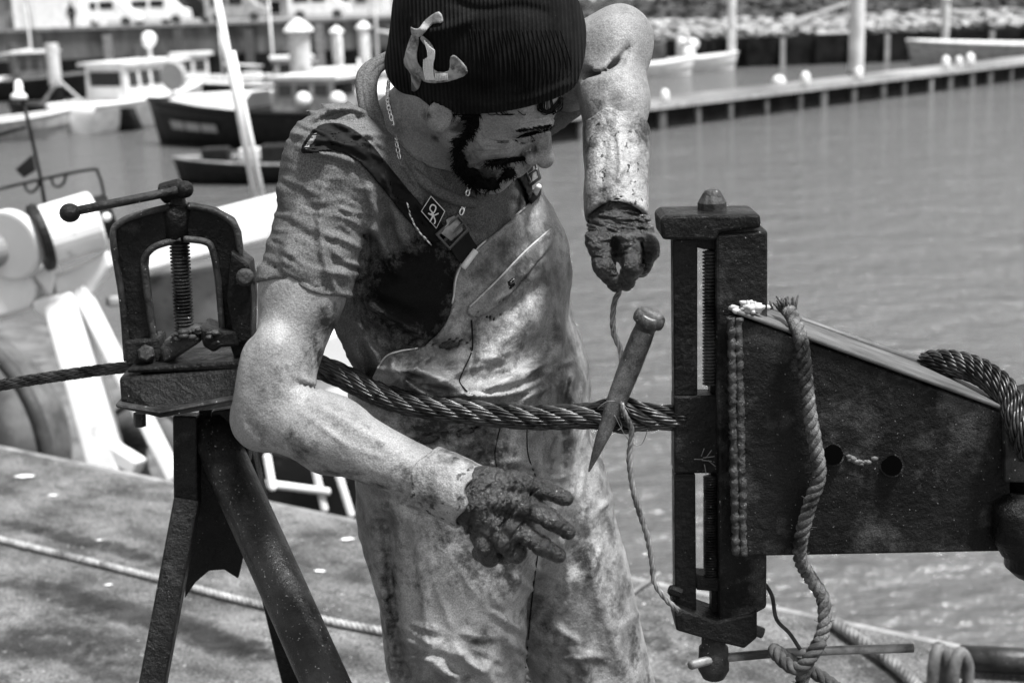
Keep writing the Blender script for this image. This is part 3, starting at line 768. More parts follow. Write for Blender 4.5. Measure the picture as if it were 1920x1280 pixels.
# base
bA = [P(x, y, YV - .045) for x, y in [(222, 712), (284, 766), (226, 760)]]
b0 = [P(222, 708, YV - .03), P(460, 690, YV - .03), P(475, 742, YV - .055), P(284, 772, YV - .055), P(226, 756, YV - .04)]
b1 = [q + np.array([0, .11, .004]) for q in b0]
MB().prism(b0, b1).build('base', 'black_iron', vise, bevel=.005)
MB().plate([(236, 700), (240, 690), (470, 676), (474, 694)], YV - .028, .1).build('base_seat', 'black_iron', vise, bevel=.004)
MB().prism([P(216, 764, YV - .05), P(300, 784, YV - .065), P(490, 750, YV - .065), P(490, 736, YV - .065), P(300, 770, YV - .065), P(216, 756, YV - .05)],
           [P(216, 764, YV - .05) + np.array([0, .13, 0]), P(300, 784, YV - .065) + np.array([0, .13, 0]), P(490, 750, YV - .065) + np.array([0, .13, 0]), P(490, 736, YV - .065) + np.array([0, .13, 0]), P(300, 770, YV - .065) + np.array([0, .13, 0]), P(216, 756, YV - .05) + np.array([0, .13, 0])]).build('mounting_plate', 'worn_iron', vise, bevel=.003)
MB().lathe(P(262, 774, YV), P(262, 798, YV), [(0, mm(12)), (1, mm(12))], 6).build('plate_bolt', 'worn_iron', vise)
# legs, carried down to the ground
def to_ground(a, b, z=0.0):
    a = np.array(a); b = np.array(b); return a + (b - a) * ((z - a[2]) / (b[2] - a[2]))
def square_leg(a, b, hw, hd, name, mat, par):
    d = np.array(b) - np.array(a); x = np.cross(d, (0, 1, 0)); y = np.cross(d, x)
    return MB().obox((np.array(a) + b) / 2, x, y, d, hw, hd, np.linalg.norm(d) / 2).build(name, mat, par, bevel=.003)
la = P(350, 776, YV); lb = P(352, 948, YV - .012)
square_leg(la, lb, mm(23), mm(20), 'leg_stub', 'black_iron', vise)
lc = to_ground(P(352, 936, YV - .012), P(287, 1282, YV - .12), .0)
square_leg(P(352, 936, YV - .022), lc + np.array([0, 0, .0]), mm(24), mm(20), 'leg', 'black_iron', vise)
t0 = P(404, 822, YV + .01); t1 = to_ground(t0, P(615, 1290, YV - .19), 0.0)
MB().tube([t0 + (t0 - t1) * .015, t0 + (t1 - t0) * .3, t1], mm(43), 28).build('tube_leg', 'tube_iron', vise, True)
t2 = P(436, 770, YV + .05); t3 = to_ground(t2, P(560, 1300, YV + .2), 0.0)
square_leg(t2, t3, mm(26), mm(24), 'leg', 'black_iron', vise)
MB().plate([(372, 770), (470, 762), (466, 900), (470, 980), (446, 1085), (420, 1068), (392, 1070), (366, 1092), (346, 1122), (352, 940)], YV + .03, .012).build('gusset', 'black_iron', vise, bevel=.002)
MB().plate([(394, 772), (470, 762), (464, 880), (400, 860)], YV + .006, .04).build('leg_socket', 'black_iron', vise, bevel=.004)

# ---------------- wire rope: plain length into the vise, thick spliced length across the man
rope = empty('wire_rope', P(340, 690, YV + .03), 'long steel wire rope stretched from the yoke vise across the man to the slotted clamp', 'rope')
path_l = smooth_path(PP([(-160, 752, 1.99), (0, 722, 1.97), (120, 703, 1.955), (240, 688, 1.94), (340, 684, 1.92), (460, 684, 1.89), (545, 684, 1.86), (625, 700, 1.83)]), 10)
rope_strands(path_l, mm(6.4), 6, .105, mm(5.6), 6, mm(1.9), rope, 'steel_wire', step=.006, side=4)
path_r = smooth_path(PP([(585, 682, 1.845), (640, 704, 1.825), (720, 742, 1.80), (800, 762, 1.785), (900, 774, 1.775), (1000, 782, 1.765), (1080, 780, 1.757), (1160, 778, 1.75), (1220, 782, 1.748), (1285, 783, 1.748)]), 12)
spx = P(1165, 780, 1.75)
def bul(pts, s):
    d = np.linalg.norm(pts - spx, axis=1); return 1 + .75 * np.exp(-(d / .028) ** 2)
rope_strands(path_r, .0100, 6, .17, .0072, 8, .0022, rope, 'steel_wire', bulge=bul, step=.005, side=5)

# ---------------- marlinspike
Ys = 1.742
ms = ppm(1170, 740, Ys)
sa_ = P(1214, 604, Ys - .012); sb_ = P(1104, 884, Ys - .004)
sp = empty('marlinspike', sa_, 'steel marlinspike with flared head pushed through the wire rope splice', 'marlinspike')
MB().lathe(sa_, sb_, [(.02, 19 / ms), (.1, 21 / ms), (.3, 21.5 / ms), (.55, 18.5 / ms), (.75, 13 / ms), (.9, 7 / ms), (.985, 2.6 / ms), (1, 1.2 / ms)], 24).build('shank', 'spike_steel', sp, True)
dv = (sb_ - sa_) / np.linalg.norm(sb_ - sa_)
hd = MB().lathe(sa_ - dv * .011 + np.array([0, -.004, 0]), sa_ + dv * .012, [(0, 16 / ms), (-.12, 24 / ms), (0, 28 / ms), (.25, 30 / ms), (.48, 29 / ms), (.56, 22 / ms), (1, 18 / ms)], 28)
hd.build('head', 'spike_steel', sp, True)
# ---------------- loose strand held in the glove
lw = smooth_path(PP([(1168, 505, 1.795), (1163, 540, 1.79), (1151, 572, 1.785), (1150, 620, 1.78), (1163, 655, 1.77), (1166, 690, 1.755), (1160, 730, 1.732), (1168, 768, 1.722), (1184, 806, 1.722), (1180, 862, 1.72), (1190, 930, 1.715), (1212, 1000, 1.71), (1222, 1050, 1.71), (1228, 1092, 1.705), (1250, 1124, 1.70), (1272, 1144, 1.705)]), 10)
ls = empty('loose_strand', P(1184, 806, 1.722), 'thin loose wire strand running from the raised glove down to the slotted clamp', 'wire')
rope_strands(lw, .0020, 3, .035, .0021, 1, .002, ls, 'pale_wire', step=.003, wires=False)
# fine hanging wire whiskers at the splice
for i, pts in enumerate([[(1152, 778), (1170, 812), (1186, 832), (1200, 834), (1208, 824), (1214, 806)], [(1120, 766), (1140, 752), (1165, 756), (1180, 772)], [(1160, 782), (1166, 800), (1158, 806)]]):
    MB().tube(smooth_path([P(x, y, 1.722) for x, y in pts], 6), .0005, 4).build('whisker', 'pale_wire', ls, True)

# ---------------- slotted screw clamp
YC = 1.735
sc_ = ppm(1350, 800, YC)
def mc(px): return px / sc_
cb_ = P(1350, 1200, YC); cb_[2] = 0
cl = empty('screw_clamp', cb_, 'black iron slotted screw clamp on a welded tapered bracket beam', 'clamp')
Y0 = YC
MB().plate([(1262, 448), (1308, 448), (1308, 742), (1264, 742)], Y0, .028).build('left_bar', 'black_iron', cl, bevel=.002)
MB().plate([(1264, 742), (1348, 742), (1350, 888), (1264, 888)], Y0 - .002, .034).build('middle_block', 'black_iron', cl, bevel=.003)
MB().plate([(1264, 888), (1304, 888), (1306, 1150), (1266, 1150)], Y0, .028).build('left_bar', 'black_iron', cl, bevel=.002)
MB().plate([(1262, 440), (1352, 440), (1350, 470), (1320, 468), (1262, 452)], Y0 + .001, .03).build('top_bridge', 'black_iron', cl, bevel=.002)
MB().plate([(1304, 1078), (1350, 1082), (1350, 1110), (1306, 1106)], Y0 + .002, .028).build('lower_bridge', 'black_iron', cl, bevel=.002)
MB().plate([(1342, 440), (1440, 432), (1438, 1140), (1350, 1186)], Y0 - .012, .06).build('right_channel', 'rust_plate', cl, bevel=.004)
MB().plate([(1330, 452), (1350, 452), (1352, 1150), (1334, 1150)], Y0 + .012, .02).build('slot_wall', 'black_iron', cl)
prf = []
nt_ = 40
for i in range(nt_):
    prf += [(i / nt_, mc(9)), ((i + .3) / nt_, mc(14)), ((i + .55) / nt_, mc(14)), ((i + .9) / nt_, mc(9))]
MB().lathe(P(1331, 470, Y0 + .006), P(1331, 722, Y0 + .006), prf, 16).build('screw', 'worn_iron', cl)
MB().lathe(P(1332, 892, Y0 + .006), P(1332, 1082, Y0 + .006), prf, 16).build('screw', 'worn_iron', cl)
MB().plate([(1238, 412), (1250, 404), (1330, 402), (1426, 402), (1428, 428), (1350, 436), (1342, 452), (1242, 450)], Y0 - .014, .075).build('cap_plate', 'black_iron', cl, bevel=.004)
MB().lathe(P(1335, 408, Y0 + .025), P(1335, 356, Y0 + .025), [(0, mc(34)), (.08, mc(34)), (.1, mc(27)), (.55, mc(27)), (.9, mc(17)), (1, mc(12))], 8).build('top_nut', 'worn_iron', cl, bevel=.0015)
MB().plate([(1264, 1138), (1344, 1166), (1412, 1150), (1420, 1140), (1420, 1196), (1396, 1216), (1330, 1200), (1268, 1182)], Y0 - .016, .06).build('bottom_block', 'black_iron', cl, bevel=.004)
for (x, y) in ((1262, 1108), (1416, 1182)):
    MB().lathe(P(x - 8, y - 4, Y0 + .0), P(x + 14, y + 4, Y0 + .0), [(0, mc(8)), (.2, mc(11)), (1, mc(11))], 8).build('pin', 'worn_iron', cl)
boss = MB().lathe(P(1338, 1190, Y0 + .01), P(1338, 1268, Y0 + .01), [(0, mc(24)), (.25, mc(24)), (.3, mc(29)), (.8, mc(31)), (1, mc(22))], 20).build('screw_boss', 'worn_iron', cl, True)
hb = MB().tube(PP([(1296, 1246, Y0 - .04), (1340, 1234, Y0 + .005), (1450, 1224, Y0 + .01), (1580, 1218, Y0 + .014), (1712, 1214, Y0 + .018)]), mc(9), 10).build('handle_bar', 'dull_steel', boss, True)
# scraps of pale fibre stuck to the block
sf = MB()
for k in range(9):
    a = rl.uniform(0, 6.28); c = P(1322 + rl.uniform(-8, 8), 862 + rl.uniform(-8, 8), Y0 - .004)
    sf.tube([c, c + np.array([math.cos(a) * .012, -.004, math.sin(a) * .012])], .0006, 4)
tag(sf.build('fibre_scrap', 'dull_steel', cl), kind='stuff')

# bracket beam
YB = 1.70
front = [(1378, 592), (1892, 778), (1898, 1034), (1700, 1038), (1388, 1044)]
beam = MB().plate(front, YB, .095).build('bracket_beam', 'rust_plate', cl, bevel=.004)
tp = [P(1380, 590, YB - .003), P(1500, 632, YB - .003), P(1896, 776, YB - .003)]
nrm = np.array([.0, 0, .0035])
up_ = []
tA = [P(1380, 589, YB - .004), P(1896, 775, YB - .004)]
tB = [q + np.array([0, .108, 0]) for q in tA]
MB().prism([tA[0], tA[1], tB[1], tB[0]], [q + np.array([0, 0, .006]) for q in (tA[0], tA[1], tB[1], tB[0])]).build('top_flange', 'beam_top', beam, bevel=.002)
tC = [P(1480, 596, YB + .09), P(1910, 742, YB + .09)]
MB().tube([tB[0] + np.array([0, -.002, .006]), tB[1] + np.array([0, -.002, .006])], .0045, 8).build('flange_lip', 'beam_top', beam, True)
wv = MB()
for dx_ in (-6, 7):
    wp = [P(1377 + dx_ + k * .09 + rl.uniform(-1.5, 1.5), 594 + k * 4.5, YB + .001) for k in range(100)]
    wv.tube(wp, [mc(8.0) * (1 + .10 * math.sin(k * 1.3) + rl.uniform(-.16, .16)) for k in range(100)], 8)
wv.build('weld_bead', 'weld', beam, True)
for (x, y, r_) in ((1561, 852, 22), (1672, 872, 22)):
    MB().lathe(P(x, y, YB - .0035), P(x, y, YB + .004), [(0, mc(r_ * .94)), (0, mc(r_)), (1, mc(r_))], 20).build('hole_rim', 'black_iron', beam)
    MB().lathe(P(x, y, YB - .0045), P(x, y, YB - .0036), [(0, mc(r_ * .86)), (1, mc(r_ * .86))], 20).build('hole', 'dark_hole' if 'dark_hole' in MATS else mk('dark_hole', .001, .002, 3, .95, spec=0.0, bump=0), beam)
sc2 = MB()
for k in range(26):
    u = rl.random(); sc2.ball(P(1590 + 52 * u, 856 + 40 * u * (1 - u) + rl.uniform(-3, 4), YB - .001), mc(rl.uniform(2.5, 6.5)), 7, (1.3, .6, .8))
sc2.build('weld_scar', 'rust_steel', beam, True)
# rag of frayed fibre on the beam's heel
rag = MB()
for k in range(60):
    c = P(1404 + rl.gauss(0, 15), 584 - abs(rl.gauss(0, 7)) , YB + rl.uniform(-.002, .05)); d = np.array([rl.gauss(0, 1), rl.gauss(0, .6), rl.gauss(.2, .5)]); d /= np.linalg.norm(d)
    rag.tube([c - d * .006, c, c + d * .008], [.002, .0045, .0015], 6)
rg = rag.build('frayed_rag', 'pale_fibre', None, True)
tag(rg, 'frayed pale fibre rag lying on the heel of the bracket beam', 'rag')
# support at the outer end of the beam, just out of the picture
MB().lathe(P(1945, 730, YB + .05), P(1945, 1075, YB + .05), [(0, .03), (.05, .042), (.95, .042), (1, .03)], 20).build('hinge_barrel', 'black_iron', cl, True)
MB().lathe(P(1905, 930, YB - .01), P(1905, 1040, YB - .01), [(0, .012), (.1, .026), (.3, .03), (.7, .03), (1, .018)], 16).build('hinge_knob', 'black_iron', cl, True)
MB().plate([(1885, 790), (1960, 800), (1960, 905), (1885, 905)], YB - .012, .02).build('hinge_strap', 'worn_iron', cl, bevel=.003)
q = P(1990, 900, YB + .05)
MB().lathe((q[0] + .04, q[1] + .02, 0.0), (q[0] + .04, q[1] + .02, 1.25), [(0, .12), (.01, .12), (.012, .055), (1, .055)], 20).build('post', 'black_iron', cl, True)

# fibre rope hung over the beam
YR = YB - .016
fr = empty('fibre_rope', P(1500, 640, YR), 'greasy three strand fibre rope hung over the bracket beam and knotted below', 'rope')
fp = smooth_path(PP([(1466, 570, YB + .05), (1484, 590, YB + .02), (1500, 630, YR), (1508, 680, YR), (1516, 760, YR), (1528, 830, YR), (1536, 890, YR), (1520, 940, YR), (1504, 1000, YR), (1500, 1046, YR + .01), (1520, 1084, YR + .03), (1542, 1120, YR + .03), (1546, 1170, YR + .02), (1534, 1206, YR + .012), (1514, 1240, YR + .02), (1500, 1290, YR + .03)]), 8)
rope_strands(fp, .0047, 3, .036, .0049, 1, .004, fr, 'fibre', step=.003, wires=False)
kn = smooth_path(PP([(1540, 1200, YR), (1502, 1252, YR - .006), (1470, 1240, YR + .01), (1452, 1218, YR + .03), (1480, 1236, YR + .05), (1530, 1262, YR + .03), (1570, 1290, YR + .02)]), 8)
rope_strands(kn, .0047, 3, .036, .0049, 1, .004, fr, 'dark_fibre', step=.004, wires=False)
fz = MB()
for k in range(150):
    i = rl.randrange(10, len(fp) - 1); c = fp[i]; d = np.array([rl.gauss(0, 1), rl.gauss(0, 1), rl.gauss(0, 1)]); d /= np.linalg.norm(d)
    if i < 70 and k % 2: continue
    fz.tube([c + d * .007, c + d * rl.uniform(.011, .017)], [.0005, .0003], 4)
for k in range(24):
    c = P(1476 + rl.gauss(0, 7), 580, YB + .03); fz.tube([c, c + np.array([rl.gauss(-.004, .005), rl.gauss(0, .005), rl.uniform(.008, .018)])], [.0022, .0012], 5)
tag(fz.build('frayed_fibres', 'dark_fibre', fr, True), kind='stuff')
tw = MB().tube(smooth_path(PP([(1436, 1096, YC + .02), (1448, 1118, YC + .02), (1456, 1160, YC + .02), (1480, 1186, YC + .01), (1500, 1216, YC + .005)]), 6), mc(4), 6).build('twine', 'dark_fibre', None, True)
tag(tw, 'short dark twine dangling from the clamp channel to its handle bar', 'twine')
# thick wire rope laid over the end of the beam
r2 = empty('rope_end', P(1800, 700, YB + .05), 'thick end of laid wire rope resting over the top of the bracket beam', 'rope')
rope_strands(smooth_path(PP([(1736, 684, YB + .10), (1770, 680, YB + .085), (1822, 690, YB + .06), (1866, 716, YB + .03), (1896, 752, YB + .004), (1912, 800, YB - .02), (1935, 850, YB - .02)]), 8), .0115, 6, .085, .0072, 7, .0021, r2, 'steel_wire', step=.004, side=5)

# ---------------- things lying on the quay
gr = smooth_path([G(x, y) + np.array([0, 0, .0122]) for x, y in [(-200, 960), (0, 1017), (150, 1054), (300, 1092), (420, 1124), (560, 1158), (640, 1176), (760, 1200), (900, 1240), (1060, 1300)]], 8)
gre = empty('mooring_rope', G(300, 1092), 'pale slack mooring rope lying along the concrete quay', 'rope')
rope_strands(gr, .0055, 3, .05, .0062, 1, .004, gre, 'ground_rope', step=.010, wires=False)
gr2 = smooth_path([G(x, y) + np.array([0, 0, .012]) for x, y in [(1040, 1215), (1140, 1150), (1200, 1108), (1236, 1082)]], 6)
tag(MB().tube(gr2, .007, 6).build('thin_line', 'dull_steel', None, True), 'thin grey line lying across the quay edge beside the man', 'line')
ch = empty('chain', G(1640, 1228), 'rusty wire rope lying on the quay corner behind the clamp handle', 'rope')
rope_strands(smooth_path([G(x, y) + np.array([0, 0, .02]) for x, y in [(1560, 1175), (1600, 1205), (1650, 1240), (1700, 1280), (1740, 1330)]], 8), .009, 5, .09, .008, 1, .003, ch, 'dull_steel', step=.008, wires=False)
ch.name = 'rope_tail'
# mooring staple and bar on the quay corner
ca_ = G(1786, 1292)
st = empty('mooring_staple', ca_, 'rusty bent steel mooring staple and bar fixed to the quay corner', 'mooring staple')
for k, (x0, x1) in enumerate(((1748, 1770), (1786, 1812))):
    a_ = G(x0, 1300 + k * 10); b_ = G(x1, 1290 + k * 10); mid = (a_ + b_) / 2
    MB().tube(smooth_path([a_, a_ + np.array([0, .0, .07]), mid + np.array([0, 0.01, .105]), b_ + np.array([0, 0.0, .07]), b_], 6), .014, 10).build('arch', 'rust_steel', st, True)
MB().tube([G(1800, 1262) + np.array([0, 0, .04]), G(1990, 1272) + np.array([0, 0, .04])], .032, 12).build('bar', 'tube_iron', st, True)

# ------------------------------------------------------------------ trawler lying along the quay, only its deck gear shows over the edge
def onw(px, py, Y): return P(px, py, Y)
tb = P(200, 700, 6.2)
SE = float((G(700, 972) - E0) @ ed)
def s_at(px_lim, n_):
    ss = np.linspace(-6, 6, 600); q = np.array([along(v, n_, -.8) for v in ss]); return float(ss[np.argmax(proj(q)[0] > px_lim)])
def along(s, n, z): q = E0 + ed * s + en * n; return np.array([q[0], q[1], z])
SF = s_at(690, 3.9)
tr = empty('trawler', (tb[0], tb[1], WZ), 'moored trawler with white gantry and net drum rising over the quay edge', 'boat', 'boats moored in the harbour')
def along(s, n, z): q = E0 + ed * s + en * n; return np.array([q[0], q[1], z])
hs = [along(-7, .35, -3.6), along(SE - .1, .35, -3.6), along(SF - .1, 3.6, -3.6), along(-7, 3.6, -3.6)]
ht = [along(-7.2, .22, -.85), along(SE, .22, -.85), along(SF, 3.9, -.85), along(-7.2, 3.9, -.85)]
MB().prism(hs, ht).build('hull', 'dark_paint', tr, bevel=.1)
MB().prism([along(-7.1, .35, -.84), along(SE - .05, .35, -.84), along(SF - .05, 3.8, -.84), along(-7.1, 3.8, -.84)], [along(-7.1, .35, -.80), along(SE - .05, .35, -.80), along(SF - .05, 3.8, -.80), along(-7.1, 3.8, -.80)]).build('deck', 'mid_paint', tr)
def cyl(a, b, r, name, mat, par, n=28, rim=.9): return MB().lathe(a, b, [(0, r * rim), (.04, r), (.96, r), (1, r * rim)], n).build(name, mat, par, bevel=.004)
YT = 5.75
st_ = ppm(150, 450, YT)
def mt(px): return px / st_
dr = cyl(P(84, 442, YT - .05), P(184, 412, YT + .04), mt(56), 'net_drum', 'white_paint', tr)
cyl(P(70, 447, YT - .06), P(84, 443, YT - .045), mt(64), 'flange', 'dark_paint', dr)
cyl(P(186, 410, YT + .05), P(212, 402, YT + .07), mt(42), 'flange', 'dark_paint', dr)
MB().ball(P(200, 407, YT - .02), mt(9), 10).build('drum_bolt', 'white_paint', dr, True)
cyl(P(14, 462, YT - .1), P(30, 456, YT - .05), mt(66), 'winch_wheel', 'render_white', tr)
cyl(P(-40, 470, YT - .06), P(16, 460, YT - .02), mt(40), 'winch_hub', 'grey_paint', tr)
MB().plate([(-40, 520), (40, 500), (66, 540), (60, 580), (-40, 610)], YT - .05, .3).build('winch_housing', 'white_paint', tr, bevel=.02)
MB().plate([(60, 566), (110, 552), (112, 590), (98, 610), (62, 582)], YT - .08, .2).build('bracket', 'white_paint', tr, bevel=.01)
MB().plate([(64, 520), (86, 486), (104, 520), (96, 560), (80, 540)], YT - .02, .1).build('bracket', 'white_paint', tr, bevel=.01)
MB().plate([(100, 520), (150, 500), (200, 470), (208, 500), (172, 552), (140, 560), (104, 562)], YT - .02, .12).build('cross_head', 'white_paint', tr, bevel=.015)
def slant(a, b, hw, hd, name, mat):
    a = np.array(a); b = np.array(b); d = b - a; x = np.cross(d, (0, 1, 0)); y = np.cross(d, x)
    return MB().obox((a + b) / 2, x, y, d, hw, hd, np.linalg.norm(d) / 2).build(name, mat, tr, bevel=.012)
slant(P(116, 556, YT), P(210, 900, YT - .22), mt(30), mt(34), 'gantry_leg', 'white_paint')
slant(P(150, 540, YT), P(330, 900, YT - .26), mt(14), mt(16), 'gantry_leg', 'white_paint')
slant(P(196, 836, YT - .2), P(262, 876, YT - .26), mt(16), mt(20), 'gantry_foot', 'white_paint')
slant(P(124, 600, YT - .05), P(176, 862, YT - .2), mt(9), mt(9), 'hydraulic_pipe', 'grey_paint')
slant(P(262, 470, YT + .25), P(590, 384, YT + .5), mt(40), mt(30), 'boom', 'white_paint')
slant(P(200, 566, YT + .1), P(262, 560, YT + .2), mt(10), mt(10), 'strut', 'grey_paint')
MB().plate([(268, 520), (430, 506), (440, 660), (300, 760), (280, 700)], YT + .35, .3).build('winch_guard', 'mid_paint', tr, bevel=.02)
MB().plate([(560, 640), (668, 612), (672, 706), (590, 716)], YT + .1, .35).build('fish_box', 'white_paint', tr, bevel=.02)
MB().ball(P(632, 768, YT - .1), mt(44), 16).build('float_ball', 'grey_paint', tr, True)
MB().plate([(440, 830), (690, 875), (690, 1010), (440, 960)], 5.35, .1).build('bulwark', 'dark_paint', tr, bevel=.02)
for (x0, y0, x1, y1) in ((586, 858, 610, 960), (632, 880, 660, 970), (500, 850, 512, 920), (490, 905, 620, 922)):
    slant(P(x0, y0, 5.25), P(x1, y1, 5.2), .015, .015, 'trestle_bar', 'white_paint')
# tyres against the bulwark
def tyre(px, py, Y, R, r, label):
    c = P(px, py, Y); e = empty('tyre_fender', c - np.array([0, 0, R]), label, 'tyre', 'tyre fenders on the trawler')
    n = 40; V = []; m = 12
    for i in range(n):
        a = 2 * math.pi * i / n
        for k in range(m):
            b_ = 2 * math.pi * k / m
            rr = R - r + r * math.cos(b_); w_ = r * 1.1 * math.sin(b_)
            V.append(c + ed * (rr * math.cos(a)) + np.array([0, 0, rr * math.sin(a)]) + en * w_)
    F = [[i * m + k, i * m + (k + 1) % m, ((i + 1) % n) * m + (k + 1) % m, ((i + 1) % n) * m + k] for i in range(n) for k in range(m)]
    MB().add(V, F).build('tread', 'old_rubber', e, True)
    MB().tube([c + ed * ((R - 1.75 * r) * math.cos(a)) + np.array([0, 0, (R - 1.75 * r) * math.sin(a)]) - en * r * .75 for a in np.arange(0, 6.28, .16)], r * .22, 8, closed=True).build('bead', 'black_rubber', e, True)
    MB().tube([c + ed * ((R + .0) * math.cos(a)) + np.array([0, 0, (R + .0) * math.sin(a)]) - en * r * .35 for a in np.arange(0, 6.28, .16)], r * .2, 8, closed=True).build('shoulder', 'black_rubber', e, True)
tyre(-30, 820, 5.45, .43, .14, 'large worn grey tyre fender hanging below the winch wheel')
tyre(300, 880, 5.75, .30, .09, 'smaller dark tyre fender behind the vise stand')
# twin white poles, rail, stays
MB().tube([P(484, 400, 6.6), P(402, -30, 6.6)], [mt(7.5), mt(8)], 10).build('pole', 'white_paint', tr, True)
MB().tube([P(500, 400, 6.5), P(436, 96, 6.5)], mt(6), 10).build('pole', 'white_paint', tr, True)
MB().tube(smooth_path(PP([(-30, 362, 6.4), (60, 340, 6.4), (170, 318, 6.4), (184, 326, 6.4), (194, 360, 6.4), (204, 440, 6.4)]), 6), mt(3.2), 8).build('hand_rail', 'dark_paint', tr, True)
for x in (60, 110):
    MB().tube(smooth_path(PP([(x - 14, 342 - (x - 60) * .2, 6.4), (x - 10, 356 - (x - 60) * .2, 6.4), (x, 360 - (x - 60) * .2, 6.4), (x + 10, 352 - (x - 60) * .2, 6.4), (x + 14, 336 - (x - 60) * .2, 6.4)]), 5), mt(3), 8).build('rail_loop', 'dark_paint', tr, True)
MB().tube(PP([(40, 176, 6.6), (58, 250, 6.6), (76, 332, 6.6), (90, 420, 6.6)]), mt(4.2), 8).build('aerial_pole', 'dark_paint', tr, True)
MB().lathe(P(36, 186, 6.6), P(34, 150, 6.6), [(0, mt(18)), (.2, mt(17)), (.4, mt(9)), (.8, mt(9)), (1, mt(4))], 12).build('pole_lamp', 'white_paint', tr, True)
MB().tube(PP([(-20, 258, 6.6), (48, 238, 6.6)]), mt(4), 8).build('cross_bar', 'dark_paint', tr, True)
MB().plate([(28, 318), (60, 290), (66, 320), (44, 334)], 6.55, .02).build('pulley', 'dark_paint', tr, bevel=.004)

# ------------------------------------------------------------------ distance-field modelling for the man
f32 = np.float32
def nrmz(v): v = np.asarray(v, float); return v / np.linalg.norm(v)
def cap(p, a, b, ra, rb):
    a = np.asarray(a, f32); ba = np.asarray(b, f32) - a
    pa = p - a
    t = np.clip((pa @ ba) / (ba @ ba), 0, 1)
    return np.linalg.norm(pa - t[:, None] * ba, axis=1) - (ra + (rb - ra) * t)
def chain(p, pts, rs, k=.0):
    d = None
    for i in range(len(pts) - 1):
        q = cap(p, pts[i], pts[i + 1], rs[i], rs[i + 1])
        d = q if d is None else smin(d, q, k)
    return d
def ell(p, c, r, ax=None):
    q = p - np.asarray(c, f32)
    if ax is not None: q = q @ np.asarray(ax, f32).T
    r = np.asarray(r, f32)
    k0 = np.linalg.norm(q / r, axis=1); k1 = np.linalg.norm(q / (r * r), axis=1) + 1e-9
    return k0 * (k0 - 1) / k1
def sph(p, c, r): return np.linalg.norm(p - np.asarray(c, f32), axis=1) - r
def smin(a, b, k):
    if k <= 0: return np.minimum(a, b)
    h = np.maximum(k - np.abs(a - b), 0) / k
    return np.minimum(a, b) - h * h * k * .25
def smax(a, b, k): return -smin(-a, -b, k)
def vnoise(p, f, seed=0):
    q = p * f32(f); i = np.floor(q).astype(np.int64); u = (q - i).astype(f32); u = u * u * (3 - 2 * u)
    def hsh(x, y, z):
        h = (x * 374761393 + y * 668265263 + z * 2147483647 + seed * 974711) & 0xffffffff
        h = ((h ^ (h >> 13)) * 1274126177) & 0xffffffff
        return ((h ^ (h >> 16)) & 0xffff).astype(f32) / 65535.
    r = 0
    for dx in (0, 1):
        wx = u[:, 0] if dx else 1 - u[:, 0]
        for dy in (0, 1):
            wy = u[:, 1] if dy else 1 - u[:, 1]
            for dz in (0, 1):
                wz = u[:, 2] if dz else 1 - u[:, 2]
                r = r + wx * wy * wz * hsh(i[:, 0] + dx, i[:, 1] + dy, i[:, 2] + dz)
    return r - f32(.5)
def fbm(p, f, o=3, seed=0):
    r = 0; a = 1.0
    for k in range(o): r = r + a * vnoise(p, f * 2 ** k, seed + k); a *= .5
    return r
def pdist(px, py, pts):
    d = None
    for (x0, y0), (x1, y1) in zip(pts[:-1], pts[1:]):
        bx_, by_ = x1 - x0, y1 - y0
        t = np.clip(((px - x0) * bx_ + (py - y0) * by_) / (bx_ * bx_ + by_ * by_ + 1e-6), 0, 1)
        q = np.hypot(px - x0 - t * bx_, py - y0 - t * by_)
        d = q if d is None else np.minimum(d, q)
    return d
def sp2(pts, n=6):
    return [tuple(q[:2]) for q in smooth_path([(x, y, 0) for x, y in pts], n)]
def polysd(px, py, poly):
    """signed distance in photo pixels, negative inside"""
    d = pdist(px, py, list(poly) + [poly[0]])
    ins = np.zeros(px.shape, bool); n = len(poly)
    for i in range(n):
        x0, y0 = poly[i]; x1, y1 = poly[(i + 1) % n]
        c = ((y0 > py) != (y1 > py)) & (px < (x1 - x0) * (py - y0) / ((y1 - y0) if y1 != y0 else 1e-6) + x0)
        ins ^= c
    return np.where(ins, -d, d)
def ridges(px, py, lst):
    """cloth folds drawn as strokes: (points, half-width in px, height in m)"""
    s = np.zeros(px.shape, f32)
    for pts, wd, am in lst:
        P2 = np.array(pts); x0, y0 = P2.min(0) - wd * 3; x1, y1 = P2.max(0) + wd * 3
        m = (px > x0) & (px < x1) & (py > y0) & (py < y1)
        if not m.any(): continue
        d = pdist(px[m], py[m], pts)
        # fade towards the two ends of the stroke
        e0 = np.hypot(px[m] - pts[0][0], py[m] - pts[0][1]); e1 = np.hypot(px[m] - pts[-1][0], py[m] - pts[-1][1])
        fd = np.clip(np.minimum(e0, e1) / (wd * 2.5), 0.15, 1)
        s[m] += am * np.exp(-(d / wd) ** 2) * fd
    return s

